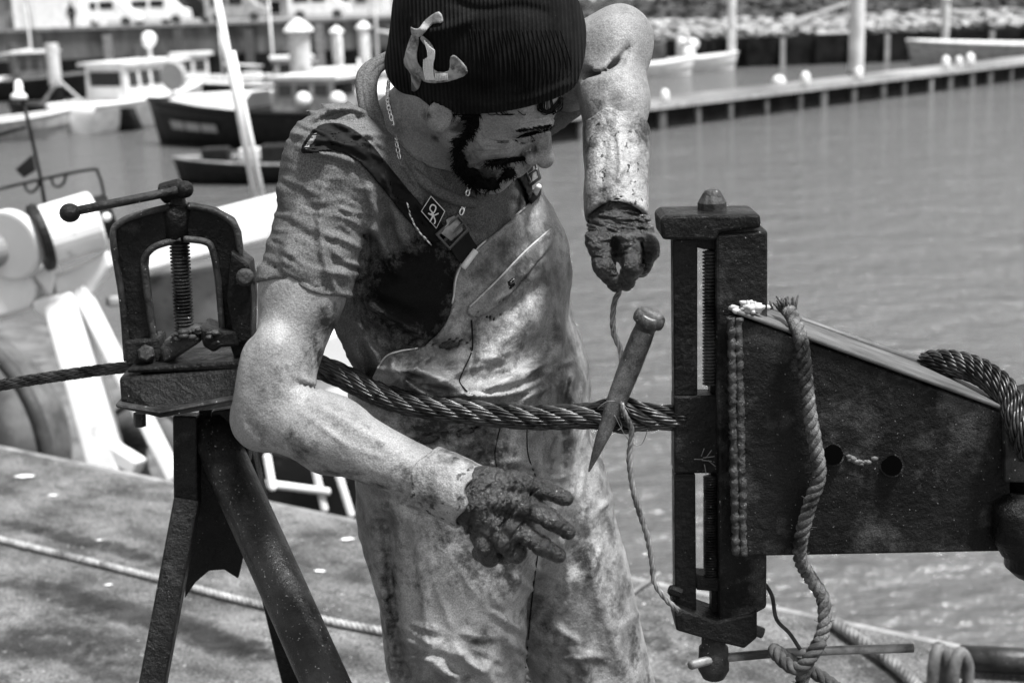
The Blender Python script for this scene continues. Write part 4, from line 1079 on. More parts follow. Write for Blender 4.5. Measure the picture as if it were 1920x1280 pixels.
def mesh_sdf(f, lo, hi, h):
    lo = np.asarray(lo, float); hi = np.asarray(hi, float)
    B = 4
    n = np.ceil((hi - lo) / h / B).astype(int) * B
    nc = n // B
    cx = [lo[i] + np.arange(nc[i] + 1) * h * B for i in range(3)]
    CG = np.stack(np.meshgrid(*cx, indexing='ij'), -1).reshape(-1, 3).astype(f32)
    cd = f(CG).reshape(nc + 1)
    mn = np.full(nc, 1e9, f32); mxs = np.full(nc, -1e9, f32)
    for a in (0, 1):
        for b in (0, 1):
            for c in (0, 1):
                q = cd[a:a + nc[0], b:b + nc[1], c:c + nc[2]]
                mn = np.minimum(mn, np.abs(q)); mxs = np.maximum(mxs, q)
    act = mn < h * B * 1.25
    D = np.repeat(np.repeat(np.repeat(cd[:-1, :-1, :-1], B, 0), B, 1), B, 2)
    D = np.pad(D, ((0, 1), (0, 1), (0, 1)), mode='edge').astype(f32)
    # a point is evaluated when any block touching it is active
    pm = np.zeros(n + 1, bool)
    am = np.repeat(np.repeat(np.repeat(act, B, 0), B, 1), B, 2)
    for a in (0, 1):
        for b in (0, 1):
            for c in (0, 1):
                pm[a:a + n[0], b:b + n[1], c:c + n[2]] |= am
    idx = np.argwhere(pm)
    pts = (lo + idx * h).astype(f32)
    out = np.empty(len(pts), f32)
    for s0 in range(0, len(pts), 400000):
        out[s0:s0 + 400000] = f(pts[s0:s0 + 400000])
    D[pm] = out
    S = D < 0
    N = np.array(D.shape)
    allin = np.ones(N - 1, bool); anyin = np.zeros(N - 1, bool)
    for a in (0, 1):
        for b in (0, 1):
            for c in (0, 1):
                q = S[a:N[0] - 1 + a, b:N[1] - 1 + b, c:N[2] - 1 + c]; allin &= q; anyin |= q
    cells = np.argwhere(anyin & ~allin)
    cid = np.full(N - 1, -1, np.int64); cid[tuple(cells.T)] = np.arange(len(cells))
    acc = np.zeros((len(cells), 3)); cnt = np.zeros(len(cells))
    corners = [(a, b, c) for a in (0, 1) for b in (0, 1) for c in (0, 1)]
    for i in range(8):
        for j in range(i + 1, 8):
            ca, cb = np.array(corners[i]), np.array(corners[j])
            if np.abs(ca - cb).sum() != 1: continue
            da = D[tuple((cells + ca).T)]; db = D[tuple((cells + cb).T)]
            m = (da < 0) != (db < 0)
            t = da / np.where(m, da - db, 1)
            acc[m] += ca + (cb - ca) * t[m][:, None]; cnt[m] += 1
    V = lo + (cells + acc / cnt[:, None]) * h
    Q = []
    for ax in range(3):
        o1, o2 = [(1, 2), (2, 0), (0, 1)][ax]
        sl0 = [slice(None)] * 3; sl1 = [slice(None)] * 3
        sl0[ax] = slice(0, -1); sl1[ax] = slice(1, None)
        e = S[tuple(sl0)] != S[tuple(sl1)]
        ii = np.argwhere(e)
        ok = (ii[:, o1] > 0) & (ii[:, o2] > 0) & (ii[:, o1] < N[o1] - 1) & (ii[:, o2] < N[o2] - 1)
        ii = ii[ok]
        inside = S[tuple(ii.T)]
        def c(d1, d2):
            k = ii.copy(); k[:, o1] -= d1; k[:, o2] -= d2; return cid[tuple(k.T)]
        q = np.stack([c(1, 1), c(0, 1), c(0, 0), c(1, 0)], 1)
        q[~inside] = q[~inside][:, ::-1]
        Q.append(q)
    Q = np.concatenate(Q)
    Q = Q[(Q >= 0).all(1)]
    return V, Q
def settle(V, f, h):
    q = V.astype(f32); e = f32(.0006); I = np.eye(3, dtype=f32)
    d0 = f(q)
    g = np.stack([f(q + I[i] * e) - d0 for i in range(3)], 1) / e
    st = np.clip(d0 / np.maximum((g * g).sum(1), .3), -.6 * h, .6 * h)
    return (q - st[:, None] * g).astype(float)
def sdf_obj(name, f, lo, hi, h, mat, parent, attr=None):
    V, Q = mesh_sdf(f, lo, hi, h)
    V = settle(V, f, h)
    me = np_mesh(name, V, Q)
    if attr is not None:
        a = me.attributes.new('dirt', 'FLOAT', 'POINT')  # mask holds dirt and also the shade coloured into shirt and trousers
        a.data.foreach_set('value', np.asarray(attr(V.astype(f32)), f32))
    return link(name, me, mat, parent, True, fixn=False)
def bounds(pts, pad):
    pts = np.array(pts); return pts.min(0) - pad, pts.max(0) + pad

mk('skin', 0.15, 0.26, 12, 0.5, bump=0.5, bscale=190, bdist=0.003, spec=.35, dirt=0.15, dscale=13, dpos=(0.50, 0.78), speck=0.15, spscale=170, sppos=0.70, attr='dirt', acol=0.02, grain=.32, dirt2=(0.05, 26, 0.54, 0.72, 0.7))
mk('shirt', 0.075, 0.125, 9, 0.9, bump=0.7, bscale=90, bdist=0.003, dirt=0.035, dscale=5, dpos=(0.50, 0.75), attr='dirt', acol=0.004, spec=.15, grain=.55)  # attr mask: black grease plus the chest's shade as colour
mk('oilskin', 0.14, 0.38, 8, 0.3, 0.55, bump=0.8, bscale=50, bdist=0.005, spec=.4, dirt=0.022, dscale=6, dpos=(0.46, 0.66), attr='dirt', acol=0.010, dirt2=(0.018, 19, 0.50, 0.64, 0.9), grain=.35)  # attr mask: dirt smudges plus the leg's shaded left edge as colour
mk('seam', 0.30, 0.48, 60, 0.5, bump=0.4, bscale=200, bdist=0.002)
mk('strap', 0.003, 0.007, 30, 0.7, spec=.15, bump=0.5, bscale=260, bdist=0.001)
mk('knit', 0.003, 0.010, 25, 0.95, bump=0.9, bscale=200, bdist=0.002, spec=.1, speck=0.12, spscale=230, sppos=0.76, stripes=('X', 62, .6), grain=.4)
mk('patch', 0.10, 0.34, 60, 0.8, bump=0.6, bscale=220, bdist=0.002, dirt=0.04, dscale=40, dpos=(.5, .6))
mk('stitch', 0.6, 0.8, 50, 0.8)
mk('glove', 0.004, 0.022, 18, 0.20, 0.42, bump=1.0, bscale=150, bdist=0.006, spec=.6, grain=.4, dirt=0.13, dscale=26, dpos=(0.54, 0.74), speck=0.4, spscale=190, sppos=0.71)
mk('cuff', 0.14, 0.36, 14, 0.4, bump=1.0, bscale=70, bdist=0.005, dirt=0.02, dscale=18, dpos=(0.47, 0.62), speck=0.02, spscale=110, sppos=0.62, grain=.3)
mk('beard', 0.002, 0.005, 30, 0.8, spec=.08, bump=1.0, bscale=200, bdist=0.003)
mk('silver', 0.55, 0.8, 30, 0.22, metal=0.8, bump=0)
mk('buckle', 0.02, 0.08, 30, 0.35, bump=0.2)
mk('tag_white', 0.5, 0.7, 30, 0.7)
mk('boot', 0.01, 0.03, 10, 0.5)

# ---- joints (photo position, distance along the quay axis)
J = dict(
    pelvis=P(900, 905, 2.03), waist=P(886, 760, 2.00), chest=P(838, 520, 1.965), up=P(800, 345, 1.93), nb=P(778, 245, 1.90),
    rs=P(624, 322, 1.785), re=P(512, 772, 1.69), rw=P(845, 912, 1.605),
    ls=P(985, 170, 2.07), le=P(1150, 92, 1.985), lw=P(1156, 395, 1.835),
    rh=P(846, 950, 1.965), rk=P(866, 1430, 1.89), lh=P(1008, 950, 2.07), lk=P(1168, 1430, 2.06))
J = {k: np.array(v, float) for k, v in J.items()}
man_base = np.array([(J['rk'][0] + J['lk'][0]) / 2, 2.0, 0.0])
man = empty('person', man_base, 'man in dark knitted cap and oilskin bib trousers bending to splice wire rope', 'person')
wax = nrmz(J['ls'] - J['rs'])                       # across the shoulders
# head frame: F forward (nose), Uh crown, Rh his right side
def cam2w(v): return CR * v[0] + CU * v[1] - fw * v[2]
Fh = nrmz(cam2w((.76, -.62, .06)))
Uh = cam2w((.46, .50, .70)); Uh = nrmz(Uh - Fh * (Uh @ Fh))
Rh = np.cross(Fh, Uh)
HC = P(912, 156, 1.80)
HM = np.stack([Rh, Fh, Uh]).astype(f32)              # world -> head rows
def hl(p): return (p - HC.astype(f32)) @ HM.T
def hw(v): return HC + Rh * v[0] + Fh * v[1] + Uh * v[2]

def head_sd(p):
    q = hl(p); x = np.abs(q[:, 0]); m = np.stack([x, q[:, 1], q[:, 2]], 1)
    d = ell(q, (0, -.012, .035), (.075, .097, .087))
    d = smin(d, ell(q, (0, .026, -.030), (.062, .064, .085)), .03)
    d = smin(d, cap(m, (.050, -.004, -.045), (.020, .070, -.100), .019, .020), .025)
    d = smin(d, ell(q, (0, .066, -.097), (.030, .026, .024)), .02)
    d = smin(d, cap(m, (.006, .0835, .010), (.040, .074, .014), .0105, .010), .014)      # brow
    d = smin(d, sph(m, (.046, .058, -.030), .021), .02)                                # cheekbone
    d = smax(d, -sph(m, (.031, .0985, -.006), .0165), .012)                            # socket
    d = smin(d, sph(m, (.031, .0735, -.006), .0142), .004)                            # lidded eye
    d = smax(d, -cap(m, (.020, .0865, -.0115), (.042, .081, -.0115), .0012, .0012), .002) # lash line
    d = smax(d, -cap(m, (.018, .0885, .001), (.043, .082, .002), .0012, .0012), .003)    # lid crease
    d = smin(d, cap(q, (0, .086, .008), (0, .111, -.030), .0075, .0098), .012)          # nose
    d = smin(d, sph(q, (0, .1135, -.036), .0118), .006)
    d = smin(d, sph(m, (.0125, .101, -.0395), .0085), .005)
    d = smax(d, -sph(m, (.0068, .106, -.0475), .0042), .002)
    d = smin(d, ell(q, (0, .088, -.064), (.026, .015, .012)), .010)                     # muzzle
    d = smin(d, ell(q, (0, .096, -.0645), (.021, .008, .0052)), .004)
    d = smin(d, ell(q, (0, .093, -.0755), (.019, .009, .0062)), .004)
    d = smax(d, -cap(m, (0, .104, -.0695), (.024, .090, -.0705), .0014, .001), .002)
    d = smax(d, -cap(m, (.017, .100, -.046), (.033, .080, -.072), .0022, .0015), .005)    # nasolabial fold
    for k in range(3):
        d = smax(d, -cap(m, (.049, .073 - k * .003, -.006 - k * .006), (.062, .060, -.002 - k * .012), .0008, .0005), .002)
    # ear
    e = ell(m, (.0755, -.012, -.024), (.0085, .017, .026))
    e = smax(e, -ell(m, (.0835, -.008, -.022), (.0055, .010, .015)), .004)
    d = smin(d, e, .006)
    return d
def arm_r(p):
    d = cap(p, J['rs'], J['re'] * .5 + J['rs'] * .5, .050, .0475)
    d = smin(d, cap(p, J['re'] * .5 + J['rs'] * .5, J['re'], .0475, .0385), .03)
    mid = J['re'] + (J['rw'] - J['re']) * .32
    d = smin(d, cap(p, J['re'], mid, .0395, .0435), .03)
    d = smin(d, cap(p, mid, J['rw'], .0435, .0285), .03)
    d = smin(d, sph(p, P(484, 792, 1.70), .028), .03)                                   # elbow point
    d = smin(d, ell(p, J['re'] + np.array([.0, -.012, .045]), (.036, .03, .06)), .03)   # biceps
    d = smax(d, -cap(p, P(560, 722, 1.655), P(592, 728, 1.66), .003, .002), .012)       # crook crease
    return d
def arm_l(p):
    m1 = J['ls'] * .4 + J['le'] * .6
    d = cap(p, J['ls'], m1, .058, .050)
    d = smin(d, cap(p, m1, J['le'], .050, .044), .03)
    mid = J['le'] + (J['lw'] - J['le']) * .34
    d = smin(d, cap(p, J['le'], mid, .043, .041), .03)
    d = smin(d, cap(p, mid, J['lw'], .041, .027), .03)
    d = smin(d, sph(p, P(1168, 62, 2.0), .030), .04)
    d = smax(d, -cap(p, P(1100, 142, 1.94), P(1150, 122, 1.93), .003, .002), .014)
    return d
TX = nrmz(J['waist'] - J['up'])
def sq(p, c, a):     # squash across the shoulder axis so round columns become oval torsos
    u = (p - np.asarray(c, f32)) @ wax.astype(f32)
    return p - (u * (1 - f32(a)))[:, None] * wax.astype(f32)
def torso(p):
    q = sq(p, J['chest'], .70)
    def S(v): v = np.asarray(v, float); return v - wax * (((v - J['chest']) @ wax) * .30)
    d = cap(q, S(J['up']), S(J['chest']), .088, .116)
    d = smin(d, cap(q, S(J['chest']), S(J['waist']), .116, .116), .05)
    d = smin(d, cap(q, S(J['waist']), S(J['pelvis']), .116, .125), .05)
    d = smin(d, cap(p, J['rs'] + wax * .035, J['up'], .046, .085), .06)
    d = smin(d, cap(p, J['ls'] - wax * .03, J['up'], .055, .085), .06)
    return d
def neck(p):
    return cap(p, J['nb'] + np.array([-.015, .0, -.02]), hw((0, -.030, -.045)), .066, .058)
def legs_core(p):
    d = cap(p, J['rh'], J['rk'], .08, .05); 
    return np.minimum(d, cap(p, J['lh'], J['lk'], .08, .05))

FACE_R = [(sp2([(958, 262), (985, 251), (1012, 246), (1046, 240)]), 3.2, -.0045), (sp2([(966, 250), (1000, 240), (1040, 231)]), 5, .0035), (sp2([(966, 262), (984, 269), (1002, 262)]), 2.2, -.0030), (sp2([(972, 258), (986, 261), (1000, 256)]), 4.5, .0035),
          (sp2([(984, 280), (976, 291), (986, 302)]), 2.4, -.0035), (sp2([(990, 284), (996, 294), (990, 300)]), 5, .003), (sp2([(978, 296), (945, 301), (912, 302), (888, 312)]), 3.2, -.0055), (sp2([(970, 288), (930, 290), (890, 298)]), 7, .0035),
          (sp2([(955, 272), (930, 276), (905, 274)]), 2.2, -.0018), (sp2([(956, 266), (934, 266), (915, 262)]), 2.2, -.0018), (sp2([(960, 280), (925, 284), (895, 284)]), 2.2, -.0018), (sp2([(1000, 224), (1030, 219), (1058, 210)]), 2.4, -.0016), (sp2([(985, 232), (1020, 227), (1052, 220)]), 2.2, -.0014),
          (sp2([(1030, 250), (1026, 275), (1014, 290)]), 5, .002)]
SKIN_R = [(sp2([(556, 716), (580, 724), (594, 726), (606, 704)]), 3.5, -.006), (sp2([(570, 742), (620, 770), (690, 812), (740, 842)]), 14, .004), (sp2([(520, 850), (590, 880), (680, 905)]), 16, -.003), (sp2([(530, 600), (520, 680), (540, 730)]), 18, .004), (sp2([(600, 590), (590, 650), (575, 700)]), 14, -.003),
          (sp2([(452, 790), (470, 820), (500, 838)]), 7, .003), (sp2([(600, 800), (660, 838), (720, 858)]), 4, .0014), (sp2([(560, 770), (620, 812), (660, 850)]), 4, .0012), (sp2([(480, 600), (470, 680), (462, 750)]), 10, -.002),
          (sp2([(1096, 142), (1130, 136), (1160, 112), (1182, 82)]), 5, -.006), (sp2([(1160, 130), (1176, 104), (1184, 90)]), 4, -.003), (sp2([(1150, 160), (1152, 200), (1150, 236)]), 12, -.004), (sp2([(1180, 150), (1190, 190), (1180, 236)]), 14, .003)]
# bare skin: one continuous body
def body_sd(p):
    d = smin(head_sd(p), neck(p), .03)
    t = torso(p) + .014
    d = smin(d, t, .045)
    d = smin(d, arm_r(p), .03)
    d = smin(d, arm_l(p), .04)
    d = smin(d, legs_core(p), .05)
    px, py = proj(p)
    r = ridges(px, py, FACE_R)
    q = hl(p)
    d = d - np.where((q[:, 0] > -.02) & (np.abs(q[:, 1]) < .16), r, 0) - np.where(p[:, 1] < 2.03, ridges(px, py, SKIN_R), 0)
    d = d + .0018 * fbm(p, 30, 3, 5)
    return d
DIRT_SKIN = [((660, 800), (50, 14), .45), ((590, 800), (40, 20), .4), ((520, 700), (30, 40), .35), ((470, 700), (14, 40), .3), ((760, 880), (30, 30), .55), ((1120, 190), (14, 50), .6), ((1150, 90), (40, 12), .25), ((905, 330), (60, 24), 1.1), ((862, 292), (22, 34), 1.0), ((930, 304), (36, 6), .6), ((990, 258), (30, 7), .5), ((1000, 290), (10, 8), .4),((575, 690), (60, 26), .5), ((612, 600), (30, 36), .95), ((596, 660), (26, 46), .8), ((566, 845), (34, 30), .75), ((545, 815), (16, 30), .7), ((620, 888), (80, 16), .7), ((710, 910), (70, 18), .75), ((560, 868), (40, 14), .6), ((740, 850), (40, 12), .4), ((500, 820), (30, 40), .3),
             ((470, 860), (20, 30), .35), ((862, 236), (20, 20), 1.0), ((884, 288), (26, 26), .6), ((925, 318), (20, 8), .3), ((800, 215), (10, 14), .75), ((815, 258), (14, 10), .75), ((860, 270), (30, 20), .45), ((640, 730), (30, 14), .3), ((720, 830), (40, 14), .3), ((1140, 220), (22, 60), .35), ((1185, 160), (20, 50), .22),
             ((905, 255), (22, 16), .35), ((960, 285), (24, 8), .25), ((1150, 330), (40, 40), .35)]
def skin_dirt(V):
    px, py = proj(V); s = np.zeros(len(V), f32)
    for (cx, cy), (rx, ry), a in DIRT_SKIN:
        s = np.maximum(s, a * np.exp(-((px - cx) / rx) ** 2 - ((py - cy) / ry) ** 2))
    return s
lo, hi = bounds([J[k] for k in ('rs', 're', 'rw', 'ls', 'le', 'lw', 'nb', 'pelvis', 'waist', 'rh', 'lh')] + [HC], .15)
lo[2] = J['rk'][2] - .06
body = sdf_obj('body', body_sd, lo, hi, .0038, 'skin', man)
def refine(o, f, sel, times=2):
    bm = bmesh.new(); bm.from_mesh(o.data)
    for _ in range(times):
        cen = np.array([fc.calc_center_median() for fc in bm.faces]); m = sel(cen.astype(f32))
        ed_ = {e for fc, k in zip(bm.faces, m) if k for e in fc.edges}
        bmesh.ops.subdivide_edges(bm, edges=list(ed_), cuts=1, use_grid_fill=True)
        vs = np.array([v.co for v in bm.verts]).astype(f32); mv = sel(vs)
        q = vs[mv]
        for _i in range(1):
            d0 = f(q); e = f32(.0005)
            g = np.stack([f(q + np.eye(3, dtype=f32)[i] * e) - d0 for i in range(3)], 1) / e
            st = np.clip(d0 / np.maximum((g * g).sum(1), .25), -.002, .002)
            q = q - st[:, None] * g
        vs[mv] = q
        for v, c, k in zip(bm.verts, vs, mv):
            if k: v.co = c
    bm.to_mesh(o.data); bm.free()
    o.data.polygons.foreach_set('use_smooth', [True] * len(o.data.polygons))
def face_sel(c):
    px, py = proj(c); return (px > 840) & (px < 1075) & (py > 190) & (py < 360) & (np.linalg.norm(c - HC.astype(f32), axis=1) < .16) & (hl(c)[:, 1] > -.04)
refine(body, body_sd, face_sel, 2)
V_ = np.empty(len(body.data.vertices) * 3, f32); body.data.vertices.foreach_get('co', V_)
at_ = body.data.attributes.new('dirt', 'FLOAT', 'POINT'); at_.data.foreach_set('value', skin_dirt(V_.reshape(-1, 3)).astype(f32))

rc = random.Random(21)
def cracks(x0, x1, y0, y1, ang, n, ln, amp, wd, jit=12):
    out = []
    for i in range(n):
        x = rc.uniform(x0, x1); y = rc.uniform(y0, y1); a = math.radians(ang + rc.gauss(0, jit)); L_ = ln * rc.uniform(.5, 1.3)
        dx, dy = math.cos(a) * L_ / 2, math.sin(a) * L_ / 2
        out.append(([(x - dx, y - dy), (x + rc.gauss(0, 3), y + rc.gauss(0, 3)), (x + dx, y + dy)], wd, amp * rc.uniform(.6, 1.3)))
    return out
# ---- T-shirt
SL_END = J['rs'] + (J['re'] - J['rs']) * .50
SHIRT_R = [
    (sp2([(610, 330), (600, 420), (612, 500), (640, 560)]), 7, .004), (sp2([(570, 360), (540, 440), (530, 520)]), 9, .003),
    (sp2([(560, 280), (620, 290), (680, 310)]), 8, .005), (sp2([(560, 262), (640, 268), (700, 300)]), 7, .004),
    (sp2([(580, 225), (640, 205), (690, 215)]), 6, .005), (sp2([(600, 200), (650, 190), (700, 190)]), 6, .004), (sp2([(612, 178), (660, 168), (700, 170)]), 5, .004),
    (sp2([(535, 470), (580, 500), (660, 520)]), 5, .0025), (sp2([(620, 470), (650, 490), (680, 500)]), 5, .003), (sp2([(610, 440), (650, 452), (682, 470)]), 5, .003), (sp2([(620, 400), (650, 410), (684, 430)]), 5, .0025),
    (sp2([(690, 330), (700, 400), (720, 470), (760, 530)]), 12, .006), (sp2([(720, 350), (750, 420), (780, 500)]), 12, .005), (sp2([(680, 560), (740, 600), (800, 630)]), 9, .008), (sp2([(665, 580), (690, 640), (720, 700)]), 8, .006),
    (sp2([(660, 620), (675, 680), (690, 720)]), 8, .006), (sp2([(690, 540), (760, 560), (830, 560)]), 14, .005)]
SHIRT_R += cracks(520, 690, 330, 540, 22, 40, 46, .0012, 4, 14) + cracks(520, 690, 330, 540, 24, 26, 40, -.0012, 4, 14) + cracks(570, 720, 170, 300, 12, 26, 60, .003, 4.5, 10) + cracks(680, 800, 320, 520, 62, 14, 60, .003, 5, 12) + cracks(660, 760, 570, 700, 55, 14, 60, .003, 6, 14)
def hem(px, py):
    return pdist(px, py, sp2([(494, 520), (540, 545), (600, 566), (655, 578)]))
def shirt_base(p):
    t = torso(p) - .004
    a = cap(p, J['rs'] + np.array([.0, .0, .01]), SL_END, .056, .0585)
    a = smin(a, sph(p, J['rs'] + np.array([0, 0, .0]), .056), .03)
    b = cap(p, J['ls'], J['ls'] * .5 + J['le'] * .5, .068, .064)
    d = smin(t, a, .05)
    return smin(d, b, .05)
def shirt_sd(p):
    px, py = proj(p)
    d = shirt_base(p)
    fr = p[:, 1] < 2.06
    d = d - np.where(fr, 1.5 * ridges(px, py, SHIRT_R), 0)
    d = d + .006 * fbm(p * np.array([1, 1, .8], f32), 16, 3, 3)
    rw_ = np.stack([px * f32(.012) + py * f32(.022), px * f32(.055) * 0 + py * f32(.055) - px * f32(.028), p[:, 1] * 12], 1).astype(f32)
    d = d + .0045 * fbm(rw_, 1.0, 2, 13)
    # seams
    d = d + np.where(fr, .0022 * np.exp(-(pdist(px, py, sp2([(664, 300), (686, 370), (692, 440), (684, 530), (660, 575)])) / 3.5) ** 2), 0)
    d = d + np.where(fr, .0018 * np.exp(-(pdist(px, py, sp2([(500, 498), (540, 520), (600, 540), (668, 548)])) / 3) ** 2), 0)
    # openings: sleeve hem, neck hole, waist, other sleeve
    ax = nrmz(SL_END - J['rs']).astype(f32)
    s = (p - SL_END.astype(f32)) @ ax
    near = cap(p, SL_END - ax.astype(float) * .06, SL_END + ax.astype(float) * .10, .086, .086) < 0
    side = torso(p) > .010
    d = np.where(near & side, smax(d, s + .004 * np.sin(px * .05), .004), d)
    # hollow sleeve mouth
    inner = cap(p, J['rs'], SL_END + (SL_END - J['rs']) * .2, .0505, .0505)
    d = np.where(near & side, smax(d, -np.maximum(inner, -(s + .035)), .003), d)
    axl = nrmz(J['le'] - J['ls']).astype(f32); el = J['ls'] * .62 + J['le'] * .38
    sl = (p - el.astype(f32)) @ axl
    d = np.where(((p - J['up'].astype(f32)) @ wax.astype(f32) > .12), smax(d, sl, .004), d)
    nk = cap(p, J['nb'] + np.array([-.03, .02, -.035]), hw((0, -.03, -.05)), .073, .076)
    d = smax(d, -nk, .006)
    d = smax(d, (J['waist'][2] - .12) - p[:, 2], .004)
    return d
def shirt_dirt_shade(V):  # black grease together with the chest's shade, both put into the colour
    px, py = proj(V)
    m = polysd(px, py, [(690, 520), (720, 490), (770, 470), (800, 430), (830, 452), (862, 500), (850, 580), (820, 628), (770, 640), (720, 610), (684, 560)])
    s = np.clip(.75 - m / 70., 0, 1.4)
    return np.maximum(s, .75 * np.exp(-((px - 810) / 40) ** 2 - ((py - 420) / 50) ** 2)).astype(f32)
lo, hi = bounds([J[k] for k in ('rs', 'ls', 'nb', 'waist')] + [SL_END, J['ls'] * .5 + J['le'] * .5], .15)
lo[2] = J['waist'][2] - .14
sdf_obj('shirt', shirt_sd, lo, hi, .0034, 'shirt', man, attr=shirt_dirt_shade)
# ribbed collar rolls round the neck
def collar_path(off, dy): return smooth_path(PP([(750, 108 + dy, 1.93), (716, 122 + dy, 1.90), (698 - off, 150 + dy, 1.87), (700 - off, 195, 1.845), (722 - off, 252, 1.822), (752, 300, 1.81), (800, 345, 1.80), (850, 372, 1.812), (890, 380, 1.84)]), 8)
for k, (off, dy, r_) in enumerate(((0, 0, .0075), (10, -8, .007), (20, -12, .006))):
    MB().tube(collar_path(off, dy), r_, 10).build('collar_roll', 'shirt', man, True)

# ---- bib and brace trousers
KR, KL = J['rk'], J['lk']
fr_ = np.array([KR[0] + .01, KR[1] + .02, .09]); fl_ = np.array([KL[0] + .02, KL[1] + .02, .09])
def legs(p):
    d = cap(p, J['rh'] + np.array([-.005, 0, 0]), KR, .114, .092)
    d = np.minimum(d, cap(p, KR, fr_, .094, .10))
    e = cap(p, J['lh'] + np.array([-.005, 0, 0]), KL, .118, .080)
    e = np.minimum(e, cap(p, KL, fl_, .080, .095))
    return d, e
BIB_EDGE = sp2([(1012, 352), (1000, 372), (940, 428), (874, 480), (852, 520), (846, 580), (826, 620), (792, 648), (760, 654), (732, 660), (712, 678), (702, 700), (690, 716), (660, 730)], 5)
BIB_POLY = BIB_EDGE + [(560, 760), (560, 1800), (1400, 1800), (1400, 352)]
BR = [  # folds of the bib and waist
    (sp2([(700, 716), (716, 740), (720, 780)]), 8, .006), (sp2([(752, 690), (800, 700), (860, 728), (884, 738)]), 10, .010), (sp2([(746, 700), (780, 730), (830, 752)]), 8, .010),
    (sp2([(740, 668), (735, 690), (742, 705)]), 6, .007), (sp2([(880, 735), (960, 715), (1020, 680), (1050, 640)]), 12, .010), (sp2([(870, 750), (960, 738), (1030, 705)]), 7, .008), (sp2([(900, 764), (980, 748), (1040, 720)]), 6, .006),
    (sp2([(880, 640), (884, 680), (860, 720)]), 7, -.006), (sp2([(760, 640), (830, 650), (900, 640)]), 14, -.006), (sp2([(870, 700), (930, 660), (1000, 600), (1048, 560)]), 26, .008), (sp2([(1046, 590), (1052, 640), (1040, 690)]), 8, .006),
    (sp2([(900, 610), (960, 580), (1030, 520)]), 12, -.004)]
LR = [  # folds of the legs
    (sp2([(905, 1000), (960, 1010), (996, 1060)]), 16, .006), (sp2([(840, 1200), (880, 1240), (930, 1270)]), 12, .014), (sp2([(800, 1230), (830, 1255), (870, 1290)]), 11, .010), (sp2([(770, 960), (790, 1080), (800, 1200), (790, 1290)]), 10, .006),
    (sp2([(720, 950), (735, 1080), (748, 1200), (760, 1290)]), 13, -.010), (sp2([(1050, 800), (1042, 850), (1030, 890)]), 8, .008), (sp2([(1072, 720), (1078, 800), (1066, 880)]), 10, .008), (sp2([(1016, 850), (1010, 880), (1000, 900)]), 7, .006),
    (sp2([(1090, 940), (1060, 1010), (1020, 1060)]), 14, .006), (sp2([(1100, 1000), (1120, 1100), (1150, 1200), (1170, 1280)]), 16, .006), (sp2([(1060, 1200), (1090, 1250), (1100, 1300)]), 12, .008), (sp2([(950, 880), (960, 960), (990, 1020)]), 10, -.004),
    (sp2([(740, 830), (830, 820), (930, 790)]), 10, -.006), (sp2([(880, 1120), (930, 1110), (985, 1130)]), 22, .005), (sp2([(1040, 1120), (1080, 1090), (1120, 1060)]), 20, .005), (sp2([(850, 1010), (840, 1080), (860, 1140)]), 20, .005)]
BR += cracks(880, 1040, 400, 640, -45, 16, 46, .0014, 4, 25) + cracks(720, 1050, 660, 780, -14, 30, 70, .0035, 4, 18) + cracks(720, 1060, 790, 900, -10, 26, 60, .003, 4.5, 25)
LR += cracks(740, 990, 930, 1280, 75, 34, 80, .0022, 6, 28) + cracks(1010, 1180, 900, 1280, 100, 30, 80, .0022, 6, 25) + cracks(740, 1180, 1150, 1290, 25, 22, 80, .0045, 6, 20) + cracks(1030, 1100, 720, 920, 95, 14, 70, .0035, 5, 10)
def trouser_sd(p):
    px, py = proj(p)
    t = torso(p) - .015
    l0, l1 = legs(p)
    seat = ell(p, J['pelvis'] + np.array([.0, .01, .0]), (.145, .15, .14))
    lg = smin(l0, l1, .003)
    d = smin(smin(t, seat, .07), lg, .05)
    front = p[:, 1] < 2.10
    bel = .022 * np.exp(-((px - 890) / 130) ** 2 - ((py - 730) / 55) ** 2)
    d = d - np.where(front, 1.45 * ridges(px, py, BR + LR) + bel, 0)
    d = d + .009 * fbm(p * np.array([1, 1, .6], f32), 9, 3, 9) + .004 * fbm(p, 30, 2, 21)
    # waist seam lines and fly, centre seam
    d = d + np.where(front, .0025 * np.exp(-(pdist(px, py, [(744, 826), (830, 812), (940, 792), (950, 880)]) / 3) ** 2), 0)
    d = d + np.where(front, .003 * np.exp(-(pdist(px, py, sp2([(938, 800), (930, 850), (936, 890)])) / 3) ** 2), 0)
    d = d + np.where(front, .003 * np.exp(-(pdist(px, py, sp2([(990, 800), (996, 860), (1004, 890)])) / 3) ** 2), 0)
    # cut out everything outside the bib outline (front) and above the waist at the back
    m = polysd(px, py, BIB_POLY) / 1450.
    back = (p[:, 1] - 2.08)
    top = np.minimum(np.maximum(m, -1), 9)
    zc = (p[:, 2] - (J['waist'][2] + .10)).astype(f32)
    cut = np.where(front, top, zc)
    d = smax(d, cut.astype(f32), .004)
    inner = torso(p) - .005
    d = smax(d, -inner, .004)
    d = smax(d, .07 - p[:, 2], .004)
    return d
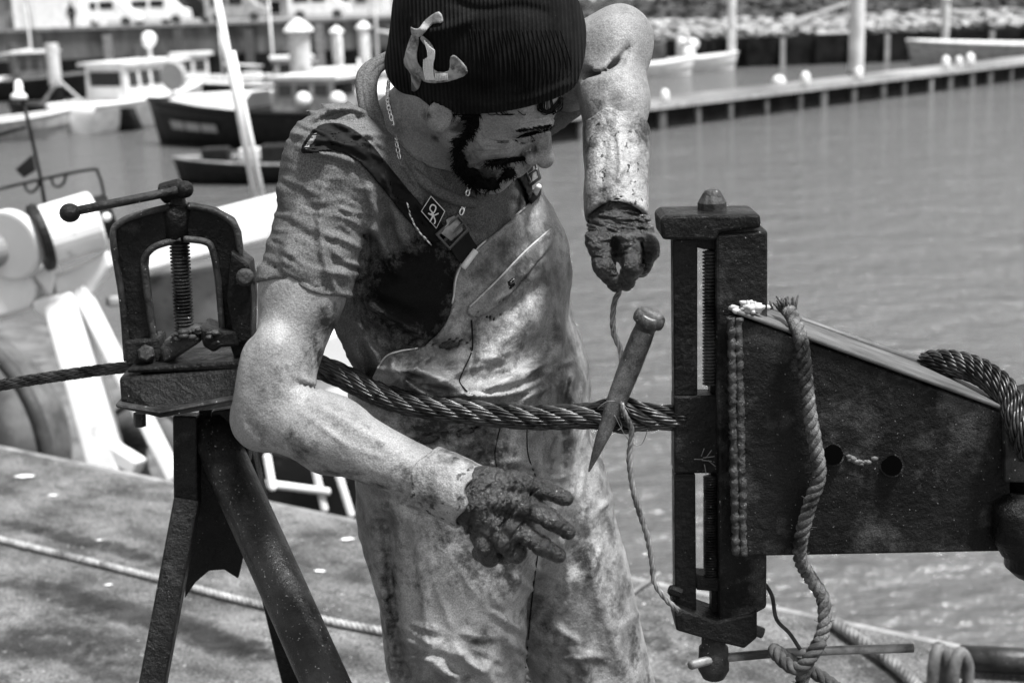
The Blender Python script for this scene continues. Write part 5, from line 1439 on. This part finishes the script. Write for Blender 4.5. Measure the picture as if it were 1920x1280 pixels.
def tr_dirt_shade(V):  # dirt smudges, plus the shaded left edge of the leg darkened in colour
    px, py = proj(V); s = np.zeros(len(V), f32)
    for (cx, cy), (rx, ry), a in [((900, 1060), (90, 60), .6), ((850, 990), (70, 60), .55), ((960, 1150), (60, 60), .3), ((730, 1130), (26, 190), .75), ((820, 800), (110, 34), 1.0), ((780, 720), (50, 30), .5), ((1110, 1080), (50, 70), .35),
                                ((1080, 960), (40, 50), .3), ((850, 890), (110, 50), .8), ((900, 640), (50, 60), .4), ((1020, 560), (30, 40), .35), ((900, 850), (70, 50), .85)]:
        s = np.maximum(s, a * np.exp(-((px - cx) / rx) ** 2 - ((py - cy) / ry) ** 2))
    return s
lo, hi = bounds([J['rh'], J['lh'], KR, KL, P(1012, 350, 1.84), P(690, 720, 2.0)], .17)
lo[2] = .05
bib = sdf_obj('bib_trousers', trouser_sd, lo, hi, .0045, 'oilskin', man, attr=tr_dirt_shade)
for k, (kq, fq) in enumerate(((KR, fr_), (KL, fl_))):
    bt = MB().lathe((fq[0], fq[1], 0.012), (fq[0], fq[1], .30), [(0, .055), (.1, .06), (.4, .055), (1, .06)], 18)
    bt.ball((fq[0] + .04, fq[1] - .09, .05), .055, 14, (1, 1.9, .85)).box((fq[0] - .055, fq[1] - .19, 0.0), (fq[0] + .10, fq[1] + .06, .022))
    bt.build('boot', 'boot', man, True)

# ------------------------------------------------------------------ things worn: found on the cloth by marching along a line of sight
def hit(px, py, f, y0=1.48, y1=2.2, n=180):
    d = ray(px, py); Y = np.linspace(y0, y1, n); pts = CAM + d[None, :] * (Y / d[1])[:, None]
    v = f(pts.astype(f32)); k = np.argmax(v < 0)
    if v[k] >= 0: return P(px, py, 1.9)
    if k == 0: return pts[0]
    t = v[k - 1] / (v[k - 1] - v[k]); return pts[k - 1] + (pts[k] - pts[k - 1]) * t
def towards(p, off): return p + nrmz(CAM - p) * off
def surf_path(pts, f, off=.001, n=5):
    return smooth_path([towards(hit(x, y, f), off) for x, y in sp2(pts, n)], 2)
def shell(name, f, o0, o1, poly, mat, parent, h=.0025, yb=(1.4, 2.06), extra=None, soft=.0015, rag=0):
    poly = list(poly)
    c = [hit(x, y, f) for x, y in poly[::2]]
    lo, hi = bounds(c, .05)
    lo[1] -= .02
    def g(p):
        px, py = proj(p)
        v = f(p)
        d = smax(v - f32(o1), f32(o0) - v, .0)
        if extra is not None: d = d - extra(px, py)
        m = polysd(px, py, poly) / 1450.
        if rag: m = m + rag * .5 + rag * 2.2 * fbm(p, 110, 2, 91)
        d = smax(d, m.astype(f32), soft)
        return np.maximum(d, p[:, 1] - f32(min(hi[1], yb[1])))
    return sdf_obj(name, g, lo, hi, h, mat, parent)

# ---- knitted cap
CAP_EDGE = sp2([(690, 60), (712, 118), (730, 154), (764, 184), (800, 206), (845, 213), (900, 214), (960, 207), (1020, 192), (1060, 176), (1088, 152), (1104, 110)], 4)
def cap_base(p):
    q = hl(p)
    d = ell(q, (0, -.012, .036), (.087, .110, .101))
    d = smin(d, sph(p, P(900, 26, 1.83), .108), .05)
    d = smin(d, sph(p, P(985, 70, 1.80), .066), .05)
    d = smin(d, sph(p, P(782, 128, 1.845), .040), .04)
    return d
CAP_R = [(sp2([(770, 40), (800, 60), (850, 50), (900, 30)]), 10, .005), (sp2([(760, 80), (770, 120), (790, 160)]), 8, .005), (sp2([(840, 0), (900, 20), (980, 14), (1040, 30)]), 9, -.004),
         (sp2([(800, 190), (900, 200), (1000, 185), (1080, 150)]), 8, .003), (sp2([(830, 150), (900, 165), (990, 150)]), 12, -.002)]
def cap_sd(p):
    px, py = proj(p)
    d = cap_base(p) - ridges(px, py, CAP_R) + .004 * fbm(p, 18, 2, 31)
    m = polysd(px, py, CAP_EDGE + [(1300, 110), (1300, -500), (500, -500), (500, 60)]) / 1480.
    d = smax(d, m.astype(f32), .006)
    return smax(d, -(head_sd(p) - .0005), .002)
lo, hi = bounds([HC], .26)
capo = sdf_obj('knitted_cap', cap_sd, lo, hi, .003, 'knit', man)
# embroidered emblem on the cap: curved pale pieces with stitched stripes
EMB = [[(769, 50), (784, 54), (798, 37), (823, 22), (831, 42), (811, 46), (790, 68), (774, 70)],
       [(771, 66), (786, 72), (782, 100), (784, 118), (794, 134), (790, 152), (784, 168), (772, 170), (770, 140), (757, 120), (762, 92)],
       [(791, 66), (808, 81), (816, 101), (814, 131), (841, 133), (844, 108), (856, 106), (878, 136), (842, 153), (806, 156), (790, 148), (794, 121), (802, 112), (800, 91), (788, 74)]]
for e_ in EMB: shell('emblem', cap_sd, -.001, .0030, sp2(e_ + [e_[0]], 3)[:-1], 'patch', capo, .0016)
for k in range(7):
    x = 797 + k * 2.6
    pts = [(x - 2 + k * .6, 112 - k * 2), (x - 2, 130), (x + 2, 150)]
    MB().tube(surf_path(pts, cap_sd, .0046), .0010, 4).build('stitching', 'stitch', capo, True)
for k in range(5):
    MB().tube(surf_path([(796 + k * 3.4, 76 + k * 4), (802 + k * 3, 96), (803 + k * 2.6, 112)], cap_sd, .0046), .0010, 4).build('stitching', 'stitch', capo, True)
for k in range(8):
    MB().tube(surf_path([(817 + k * 3, 138), (818 + k * 3, 152 - k * .3)], cap_sd, .0046), .0010, 4).build('stitching', 'stitch', capo, True)
# rib lines knitted from the rim to the crown
for k in range(20):
    x = 885 + k * 9.5
    MB().tube(surf_path([(x + 8 - k * .5, 176 - max(0, k - 9) * 3.2), (x + 5, 120), (x - 4 - k * .6, 56)], cap_sd, .0002), .0009, 5).build('knit_rib', 'knit', capo, True)

# ---- beard, sideburn and stray hair
BEARD = [sp2([(846, 268), (862, 280), (876, 308), (898, 325), (930, 327), (956, 316), (966, 322), (950, 342), (908, 362), (878, 358), (858, 340), (848, 310), (846, 268)], 4)[:-1],
         sp2([(846, 214), (900, 206), (904, 226), (896, 248), (880, 262), (866, 284), (850, 282), (846, 262), (866, 250), (872, 236), (846, 214)], 3)[:-1],
         sp2([(906, 309), (945, 299), (975, 294), (986, 296), (980, 303), (950, 307), (922, 312), (906, 309)], 3)[:-1],
         sp2([(962, 262), (985, 249), (1012, 242), (1044, 235), (1046, 241), (1014, 250), (988, 257), (962, 262)], 3)[:-1]]  # last outline: eyebrow thickened with the brow's shadow as dark colour
def beard_f(p): return head_sd(p) - .0015 + .004 * fbm(p, 90, 2, 41)
spk = MB()
rb = random.Random(9)
for i, poly in enumerate(BEARD):
    o = shell(('beard', 'sideburn', 'moustache', 'brow_with_shade')[i], beard_f if i < 3 else body_sd, -.003, (.003, .0015, .0010, .0010)[i], poly, 'beard', man, .0018, rag=(.006, .005, 0, 0)[i])
    n = len(o.data.vertices)
    for k in range((1100, 500, 220, 60)[i]):
        v = o.data.vertices[rb.randrange(n)]; c = np.array(v.co); nn = np.array(v.normal)
        d = nn * .7 - Uh * .5 + np.array([rb.gauss(0, .4), rb.gauss(0, .4), rb.gauss(0, .4)]); d /= np.linalg.norm(d)
        L_ = rb.uniform(.003, .007)
        spk.tube([c, c + d * L_ * .6, c + d * L_ + np.array([0, 0, -.001])], [.0006, .0005, .0002], 3)
tag(spk.build('beard_hairs', 'beard', man, True), kind='stuff')
hr = MB()
for k in range(26):
    a = rb.uniform(0, 1)
    hr.tube(surf_path([(1012 + 22 * a, 188 - 6 * a), (1008 + 30 * a, 204 + rb.uniform(-2, 3)), (1024 + 14 * a, 212 + rb.uniform(-4, 4)), (1040 + 14 * a, 200 + rb.uniform(-6, 6)), (1050 + 6 * a, 182)], head_sd, .003 + rb.uniform(0, .004), 3), .0005, 4)
for k in range(14):
    x = rb.uniform(846, 980); hr.tube(surf_path([(x, 208), (x + rb.uniform(2, 12), 216), (x + rb.uniform(10, 26), 214)], head_sd, .002, 3), .0005, 4)
for k in range(60):   # eyebrow
    x = rb.uniform(972, 1040); y = 246 - (x - 985) * .15 + rb.uniform(-2, 2); hr.tube(surf_path([(x, y), (x - 5, y - 2), (x - 9, y - 3 + rb.uniform(-1, 2))], body_sd, .0012, 2), .0005, 4)
hr.tube(surf_path([(966, 263), (976, 268), (988, 269), (1003, 263)], body_sd, .0006, 3), .0009, 5)
tag(hr.build('hair', 'beard', man, True), kind='stuff')

# ---- braces
STR1 = sp2([(572, 262), (596, 236), (640, 232), (688, 262), (730, 312), (790, 384), (838, 432), (812, 456), (762, 410), (716, 352), (670, 302), (630, 284), (566, 288), (572, 262)], 3)[:-1]
strap1 = shell('brace', shirt_sd, .0005, .0050, STR1, 'strap', man, .0026)
shell('brace_badge', shirt_sd, .004, .0062, [(586, 252), (596, 246), (592, 262), (582, 274), (574, 282), (570, 276)], 'patch', strap1, .0018)
def bibf(p): return trouser_sd(p)
def anyf(p): return np.minimum(shirt_sd(p), trouser_sd(p))
shell('brace', anyf, .0005, .006, [(962, 316), (992, 296), (1020, 318), (1014, 366), (996, 384), (984, 356)], 'strap', man, .0026)
# buckle
bc = hit(846, 434, anyf)
def on(x, y, off): return towards(hit(x, y, anyf), off)
bk_pts = [on(x, y, .010) for x, y in ((820, 440), (858, 404), (878, 430), (842, 466))]
cen = sum(bk_pts) / 4
bk = MB().tube(bk_pts, .0030, 8, closed=True).build('buckle', 'buckle', man, True)
pl = [on(x, y, .009) for x, y in ((826, 437), (838, 420), (836, 412), (852, 404), (866, 420), (868, 432), (846, 452))]
MB().prism(pl, [towards(q, .003) for q in pl]).build('buckle_plate', 'dull_steel', bk, bevel=.001)
MB().tube([on(832, 452, .012), on(868, 418, .012)], .0022, 8).build('buckle_bar', 'buckle', bk, True)
s2 = [on(x, y, .008) for x, y in ((842, 460), (878, 432), (886, 452), (896, 462), (872, 500), (856, 486))]
MB().prism(s2, [towards(q, .004) for q in s2]).build('brace_tail', 'strap', bk, bevel=.001)
MB().tube([on(868, 502, .012), on(892, 470, .014)], .0042, 10).build('toggle', 'tag_white', bk, True)
# second buckle at the other brace
b2 = [on(x, y, .010) for x, y in ((984, 318), (1004, 306), (1012, 334), (996, 346))]
bk2 = MB().tube(b2, .0025, 8, closed=True).build('buckle', 'buckle', man, True)
MB().tube([on(988, 330, .012), on(1006, 318, .012)], .0016, 8).build('buckle_bar', 'dull_steel', bk2, True)
MB().tube([on(996, 376, .012), on(1010, 350, .014)], .0040, 10).build('toggle', 'tag_white', bk2, True)
# woven label below the collar: black lozenge with pale outline and looped mark
tg = [on(x, y, .007) for x, y in ((790, 396), (808, 368), (834, 396), (818, 428))]
tgo = MB().prism(tg, [towards(q, .002) for q in tg]).build('woven_label', 'strap', man)
to_ = [towards(q, .0032) for q in tg]
MB().tube(to_, .0007, 5, closed=True).build('label_border', 'tag_white', tgo, True)
tg_n = nrmz(np.cross(tg[1] - tg[0], tg[2] - tg[0])); tg_c = sum(tg) / 4
if tg_n @ (CAM - tg_c) < 0: tg_n = -tg_n
def lab(pts):
    out = []
    for x, y in pts:
        d = ray(x, y); t = ((tg_c + tg_n * .0042 - CAM) @ tg_n) / (d @ tg_n); out.append(CAM + d * t)
    return smooth_path(out, 5)
MB().tube(lab([(806, 416), (812, 402), (806, 392), (810, 384), (817, 388), (814, 398), (806, 402)]), .0010, 5).build('label_mark', 'tag_white', tgo, True)
MB().tube(lab([(803, 400), (812, 404), (822, 400)]), .0010, 5).build('label_mark', 'tag_white', tgo, True)
MB().tube(lab([(812, 404), (816, 414), (814, 420)]), .0010, 5).build('label_mark', 'tag_white', tgo, True)

# ---- bib details
PK = sp2([(1034, 428), (1040, 450), (1000, 500), (960, 548), (930, 576), (898, 594), (880, 590), (880, 574), (930, 528), (985, 472), (1034, 428)], 3)[:-1]
pk = shell('pocket_flap', trouser_sd, -.001, .0042, PK, 'oilskin', bib, .0028)
MB().tube(surf_path([(1032, 430), (985, 471), (930, 528), (881, 575)], trouser_sd, .0035), .0013, 6).build('piping', 'seam', bib, True)
MB().tube(surf_path([(1010, 368), (960, 410), (910, 452), (872, 488), (856, 520), (850, 560), (838, 600), (818, 628)], trouser_sd, .001), .0013, 6).build('piping', 'seam', bib, True)
MB().tube(surf_path([(818, 628), (790, 650), (750, 658), (724, 668), (708, 690)], trouser_sd, .001), .0010, 6).build('piping', 'seam', bib, True)
MB().tube(surf_path([(884, 600), (886, 630), (884, 660), (866, 700), (862, 716), (876, 734)], trouser_sd, .0012), .0010, 6).build('piping', 'strap', bib, True)
MB().tube(surf_path([(1008, 1040), (1000, 1100), (992, 1180), (986, 1250)], trouser_sd, .0005), .0012, 6).build('inner_seam', 'strap', bib, True)
MB().tube(surf_path([(938, 800), (928, 850), (936, 892)], trouser_sd, .0008), .0009, 6).build('fly_seam', 'strap', bib, True)
MB().tube(surf_path([(988, 800), (990, 850), (1004, 892)], trouser_sd, .0008), .0009, 6).build('fly_seam', 'strap', bib, True)
lg_ = shell('pocket_logo', trouser_sd, .004, .0056, [(951, 528), (962, 519), (967, 534), (956, 544)], 'strap', pk, .0012)
MB().tube([towards(hit(x, y, trouser_sd), .0062) for x, y in ((955, 538), (959, 526), (964, 523))], .0005, 4).build('logo_mark', 'tag_white', pk, True)
MB().tube([towards(hit(x, y, trouser_sd), .0062) for x, y in ((957, 532), (963, 529))], .0005, 4).build('logo_mark', 'tag_white', pk, True)

# ---- neck chain
def necklace(pts, f, off, link_l, wr):
    path, s = resample(surf_path(pts, f, off), link_l)
    T, U, Vv = frames(path); mb = MB()
    for i in range(len(path)):
        a, b = (U[i], Vv[i]) if i % 2 else (Vv[i], U[i])
        mb.tube([path[i] + T[i] * link_l * .72 * math.cos(t) + (a * .8 + b * .6) * link_l * .34 * math.sin(t) for t in np.arange(0, 6.28, .785)], wr, 5, closed=True)
    tag(mb.build('neck_chain', 'silver', man, True), kind='stuff')
def skinf(p): return np.minimum(smin(head_sd(p), neck(p), .03), shirt_sd(p))
necklace([(728, 158), (727, 190), (734, 222), (742, 262), (748, 292)], skinf, .003, .0072, .0013)
necklace([(764, 386), (770, 408), (784, 432), (804, 454)], skinf, .004, .0078, .0014)
necklace([(880, 350), (874, 372), (866, 396)], skinf, .005, .0078, .0014)

# ---- gloves
def glove_wr(p, o, ax, vx, f1, f2, amp):
    q = p - np.asarray(o, f32)
    c = np.stack([q @ np.asarray(ax, f32), q @ np.asarray(vx, f32), q[:, 1] * 0], 1) * np.array([f1, f2, 1], f32)
    n1 = np.abs(vnoise(c, 1, 61)); n2 = np.abs(vnoise(c * f32(1.9) + 7, 1, 67))
    return amp * (1.2 - np.minimum(n1 * 5, 1) * .6 - np.minimum(n2 * 5, 1) * .6) + amp * 1.2 * fbm(p, 60, 2, 51)
W0 = P(872, 930, 1.598); K0 = P(985, 962, 1.575)
RA = nrmz(K0 - W0); RB = nrmz(np.cross(RA, np.array([0, 1, 0.2])))
FING_R = [[(905, 905, 1.588), (966, 904, 1.572), (1018, 916, 1.562), (1060, 934, 1.566)], [(930, 930, 1.578), (988, 946, 1.560), (1034, 974, 1.548), (1064, 996, 1.556)],
          [(920, 970, 1.578), (972, 994, 1.556), (1016, 1022, 1.546), (1046, 1040, 1.556)], [(915, 985, 1.580), (952, 1012, 1.560), (968, 1034, 1.562), (944, 1040, 1.585)], [(900, 990, 1.588), (912, 1020, 1.570), (918, 1042, 1.574), (900, 1036, 1.596)]]
FR_R = [(.020, .0135, .0112, .0098), (.020, .0140, .0118, .0100), (.020, .0138, .0116, .0098), (.019, .0148, .0128, .0115), (.018, .0138, .0120, .0105)]
CRK_R = cracks(868, 1000, 880, 1040, 118, 60, 44, -.0018, 2.2) + cracks(868, 1000, 880, 1040, 118, 30, 50, .0014, 4) + cracks(1000, 1066, 915, 1040, 118, 26, 22, -.0011, 2)
CRK_L = cracks(1100, 1220, 392, 440, 8, 30, 70, -.0019, 2.2) + cracks(1100, 1220, 392, 460, 8, 14, 80, .0013, 4) + cracks(1110, 1220, 440, 540, 12, 30, 24, -.0012, 2.2) + [(sp2([(1150, 440), (1156, 480), (1162, 516)]), 3.5, -.004), (sp2([(1200, 450), (1206, 480), (1200, 505)]), 3, -.004)]
def glove_r(p):
    ax = np.stack([RA, RB, np.cross(RA, RB)])
    d = ell(p, (W0 + K0) / 2 + RA * .002, (.052, .043, .021), ax)
    d = smin(d, cap(p, W0 - RA * .02, W0 + RA * .02, .029, .032), .02)
    fg = None
    for pts, rs in zip(FING_R, FR_R):
        c_ = chain(p, PP(pts), rs, .006); fg = c_ if fg is None else smin(fg, c_, .0015)
    d = smin(d, fg, .007)
    for x, y in ((985, 946), (976, 986), (950, 1012)): d = smin(d, sph(p, P(x, y, 1.562), .0140), .008)
    px, py = proj(p)
    return d + glove_wr(p, W0, RA, RB, 95, 30, .0005) - ridges(px, py, CRK_R)
lo, hi = bounds(PP([q for f_ in FING_R for q in f_]) + [W0 - RA * .05], .04)
gR = sdf_obj('glove', glove_r, lo, hi, .0015, 'glove', man)
C0 = P(800, 895, 1.622); C1 = P(884, 932, 1.598)
CA = nrmz(C1 - C0)
def cuff_r(p):
    o = cap(p, C0 - CA * .03, C1 + CA * .02, .042, .040)
    i = cap(p, C0 - CA * .05, C1 + CA * .06, .0365, .0320)
    s = (p - C0.astype(f32)) @ CA.astype(f32); L_ = np.linalg.norm(C1 - C0)
    d = smax(o, -i, .001)
    px, py = proj(p)
    d = smax(d, -s - .004 + .004 * np.sin(py * .07), .002); d = smax(d, s - L_ - .004 + .005 * np.sin(py * .09 + 1), .002)
    return d + .0035 * fbm(p, 28, 3, 71)
lo, hi = bounds([C0, C1], .075)
sdf_obj('glove_cuff', cuff_r, lo, hi, .0022, 'cuff', man)

LW = J['lw']; LK = P(1166, 465, 1.815)
FING_L = [[(1134, 425, 1.818), (1120, 452, 1.792), (1132, 498, 1.776), (1154, 530, 1.784)], [(1174, 432, 1.815), (1184, 456, 1.787), (1187, 498, 1.774), (1174, 528, 1.784)],
          [(1190, 435, 1.825), (1214, 466, 1.806), (1202, 496, 1.806), (1184, 506, 1.815)], [(1195, 435, 1.838), (1216, 470, 1.832), (1200, 500, 1.835), (1180, 500, 1.84)], [(1190, 430, 1.85), (1205, 462, 1.856), (1190, 490, 1.86), (1172, 490, 1.855)]]
FR_L = [(.020, .0150, .0140, .0125), (.020, .0150, .0138, .0125), (.020, .0155, .0140, .012), (.019, .015, .0135, .012), (.018, .014, .0125, .011)]
LAx = nrmz(LK - LW); LBx = nrmz(np.cross(LAx, np.array([0, 1., 0])))
def glove_l(p):
    d = ell(p, (LW + LK) / 2 + np.array([.004, .008, -.008]), (.041, .034, .043))
    d = smin(d, cap(p, LW + np.array([0, 0, .0]), LW - np.array([0, 0, .02]), .031, .038), .02)
    fg = None
    for pts, rs in zip(FING_L, FR_L):
        c_ = chain(p, PP(pts), rs, .005); fg = c_ if fg is None else smin(fg, c_, .002)
    d = smin(d, fg, .006)
    px, py = proj(p)
    return d + glove_wr(p, LW, LAx, LBx, 110, 26, .0012) - ridges(px, py, CRK_L)
lo, hi = bounds(PP([q for f_ in FING_L for q in f_]) + [LW + np.array([0, 0, .03])], .045)
sdf_obj('glove', glove_l, lo, hi, .0015, 'glove', man)
D0 = P(1156, 240, 1.915); D1 = P(1155, 408, 1.830); DA = nrmz(D1 - D0)
CUF_R = [(sp2([(1158, 246), (1164, 300), (1158, 350)]), 6, .004), (sp2([(1136, 246), (1132, 310), (1128, 380)]), 8, -.002), (sp2([(1180, 300), (1150, 340), (1120, 356)]), 6, .003), (sp2([(1190, 330), (1160, 372), (1120, 384)]), 6, -.0015), (sp2([(1188, 250), (1182, 310), (1190, 370)]), 7, -.0015)]
def cuff_l(p):
    o = cap(p, D0 - DA * .03, D1 + DA * .02, .0470, .0400)
    i = cap(p, D0 - DA * .05, D1 + DA * .06, .0400, .0310)
    s = (p - D0.astype(f32)) @ DA.astype(f32); L_ = np.linalg.norm(D1 - D0)
    px, py = proj(p)
    d = smax(o, -i, .001) - ridges(px, py, CUF_R)
    d = smax(d, -s + .003 * np.sin(px * .12), .002); d = smax(d, s - L_, .004)
    return d + .0035 * fbm(p * np.array([1.6, 1.6, .7], f32), 22, 2, 77)
lo, hi = bounds([D0, D1], .07)
sdf_obj('glove_cuff', cuff_l, lo, hi, .0024, 'cuff', man)
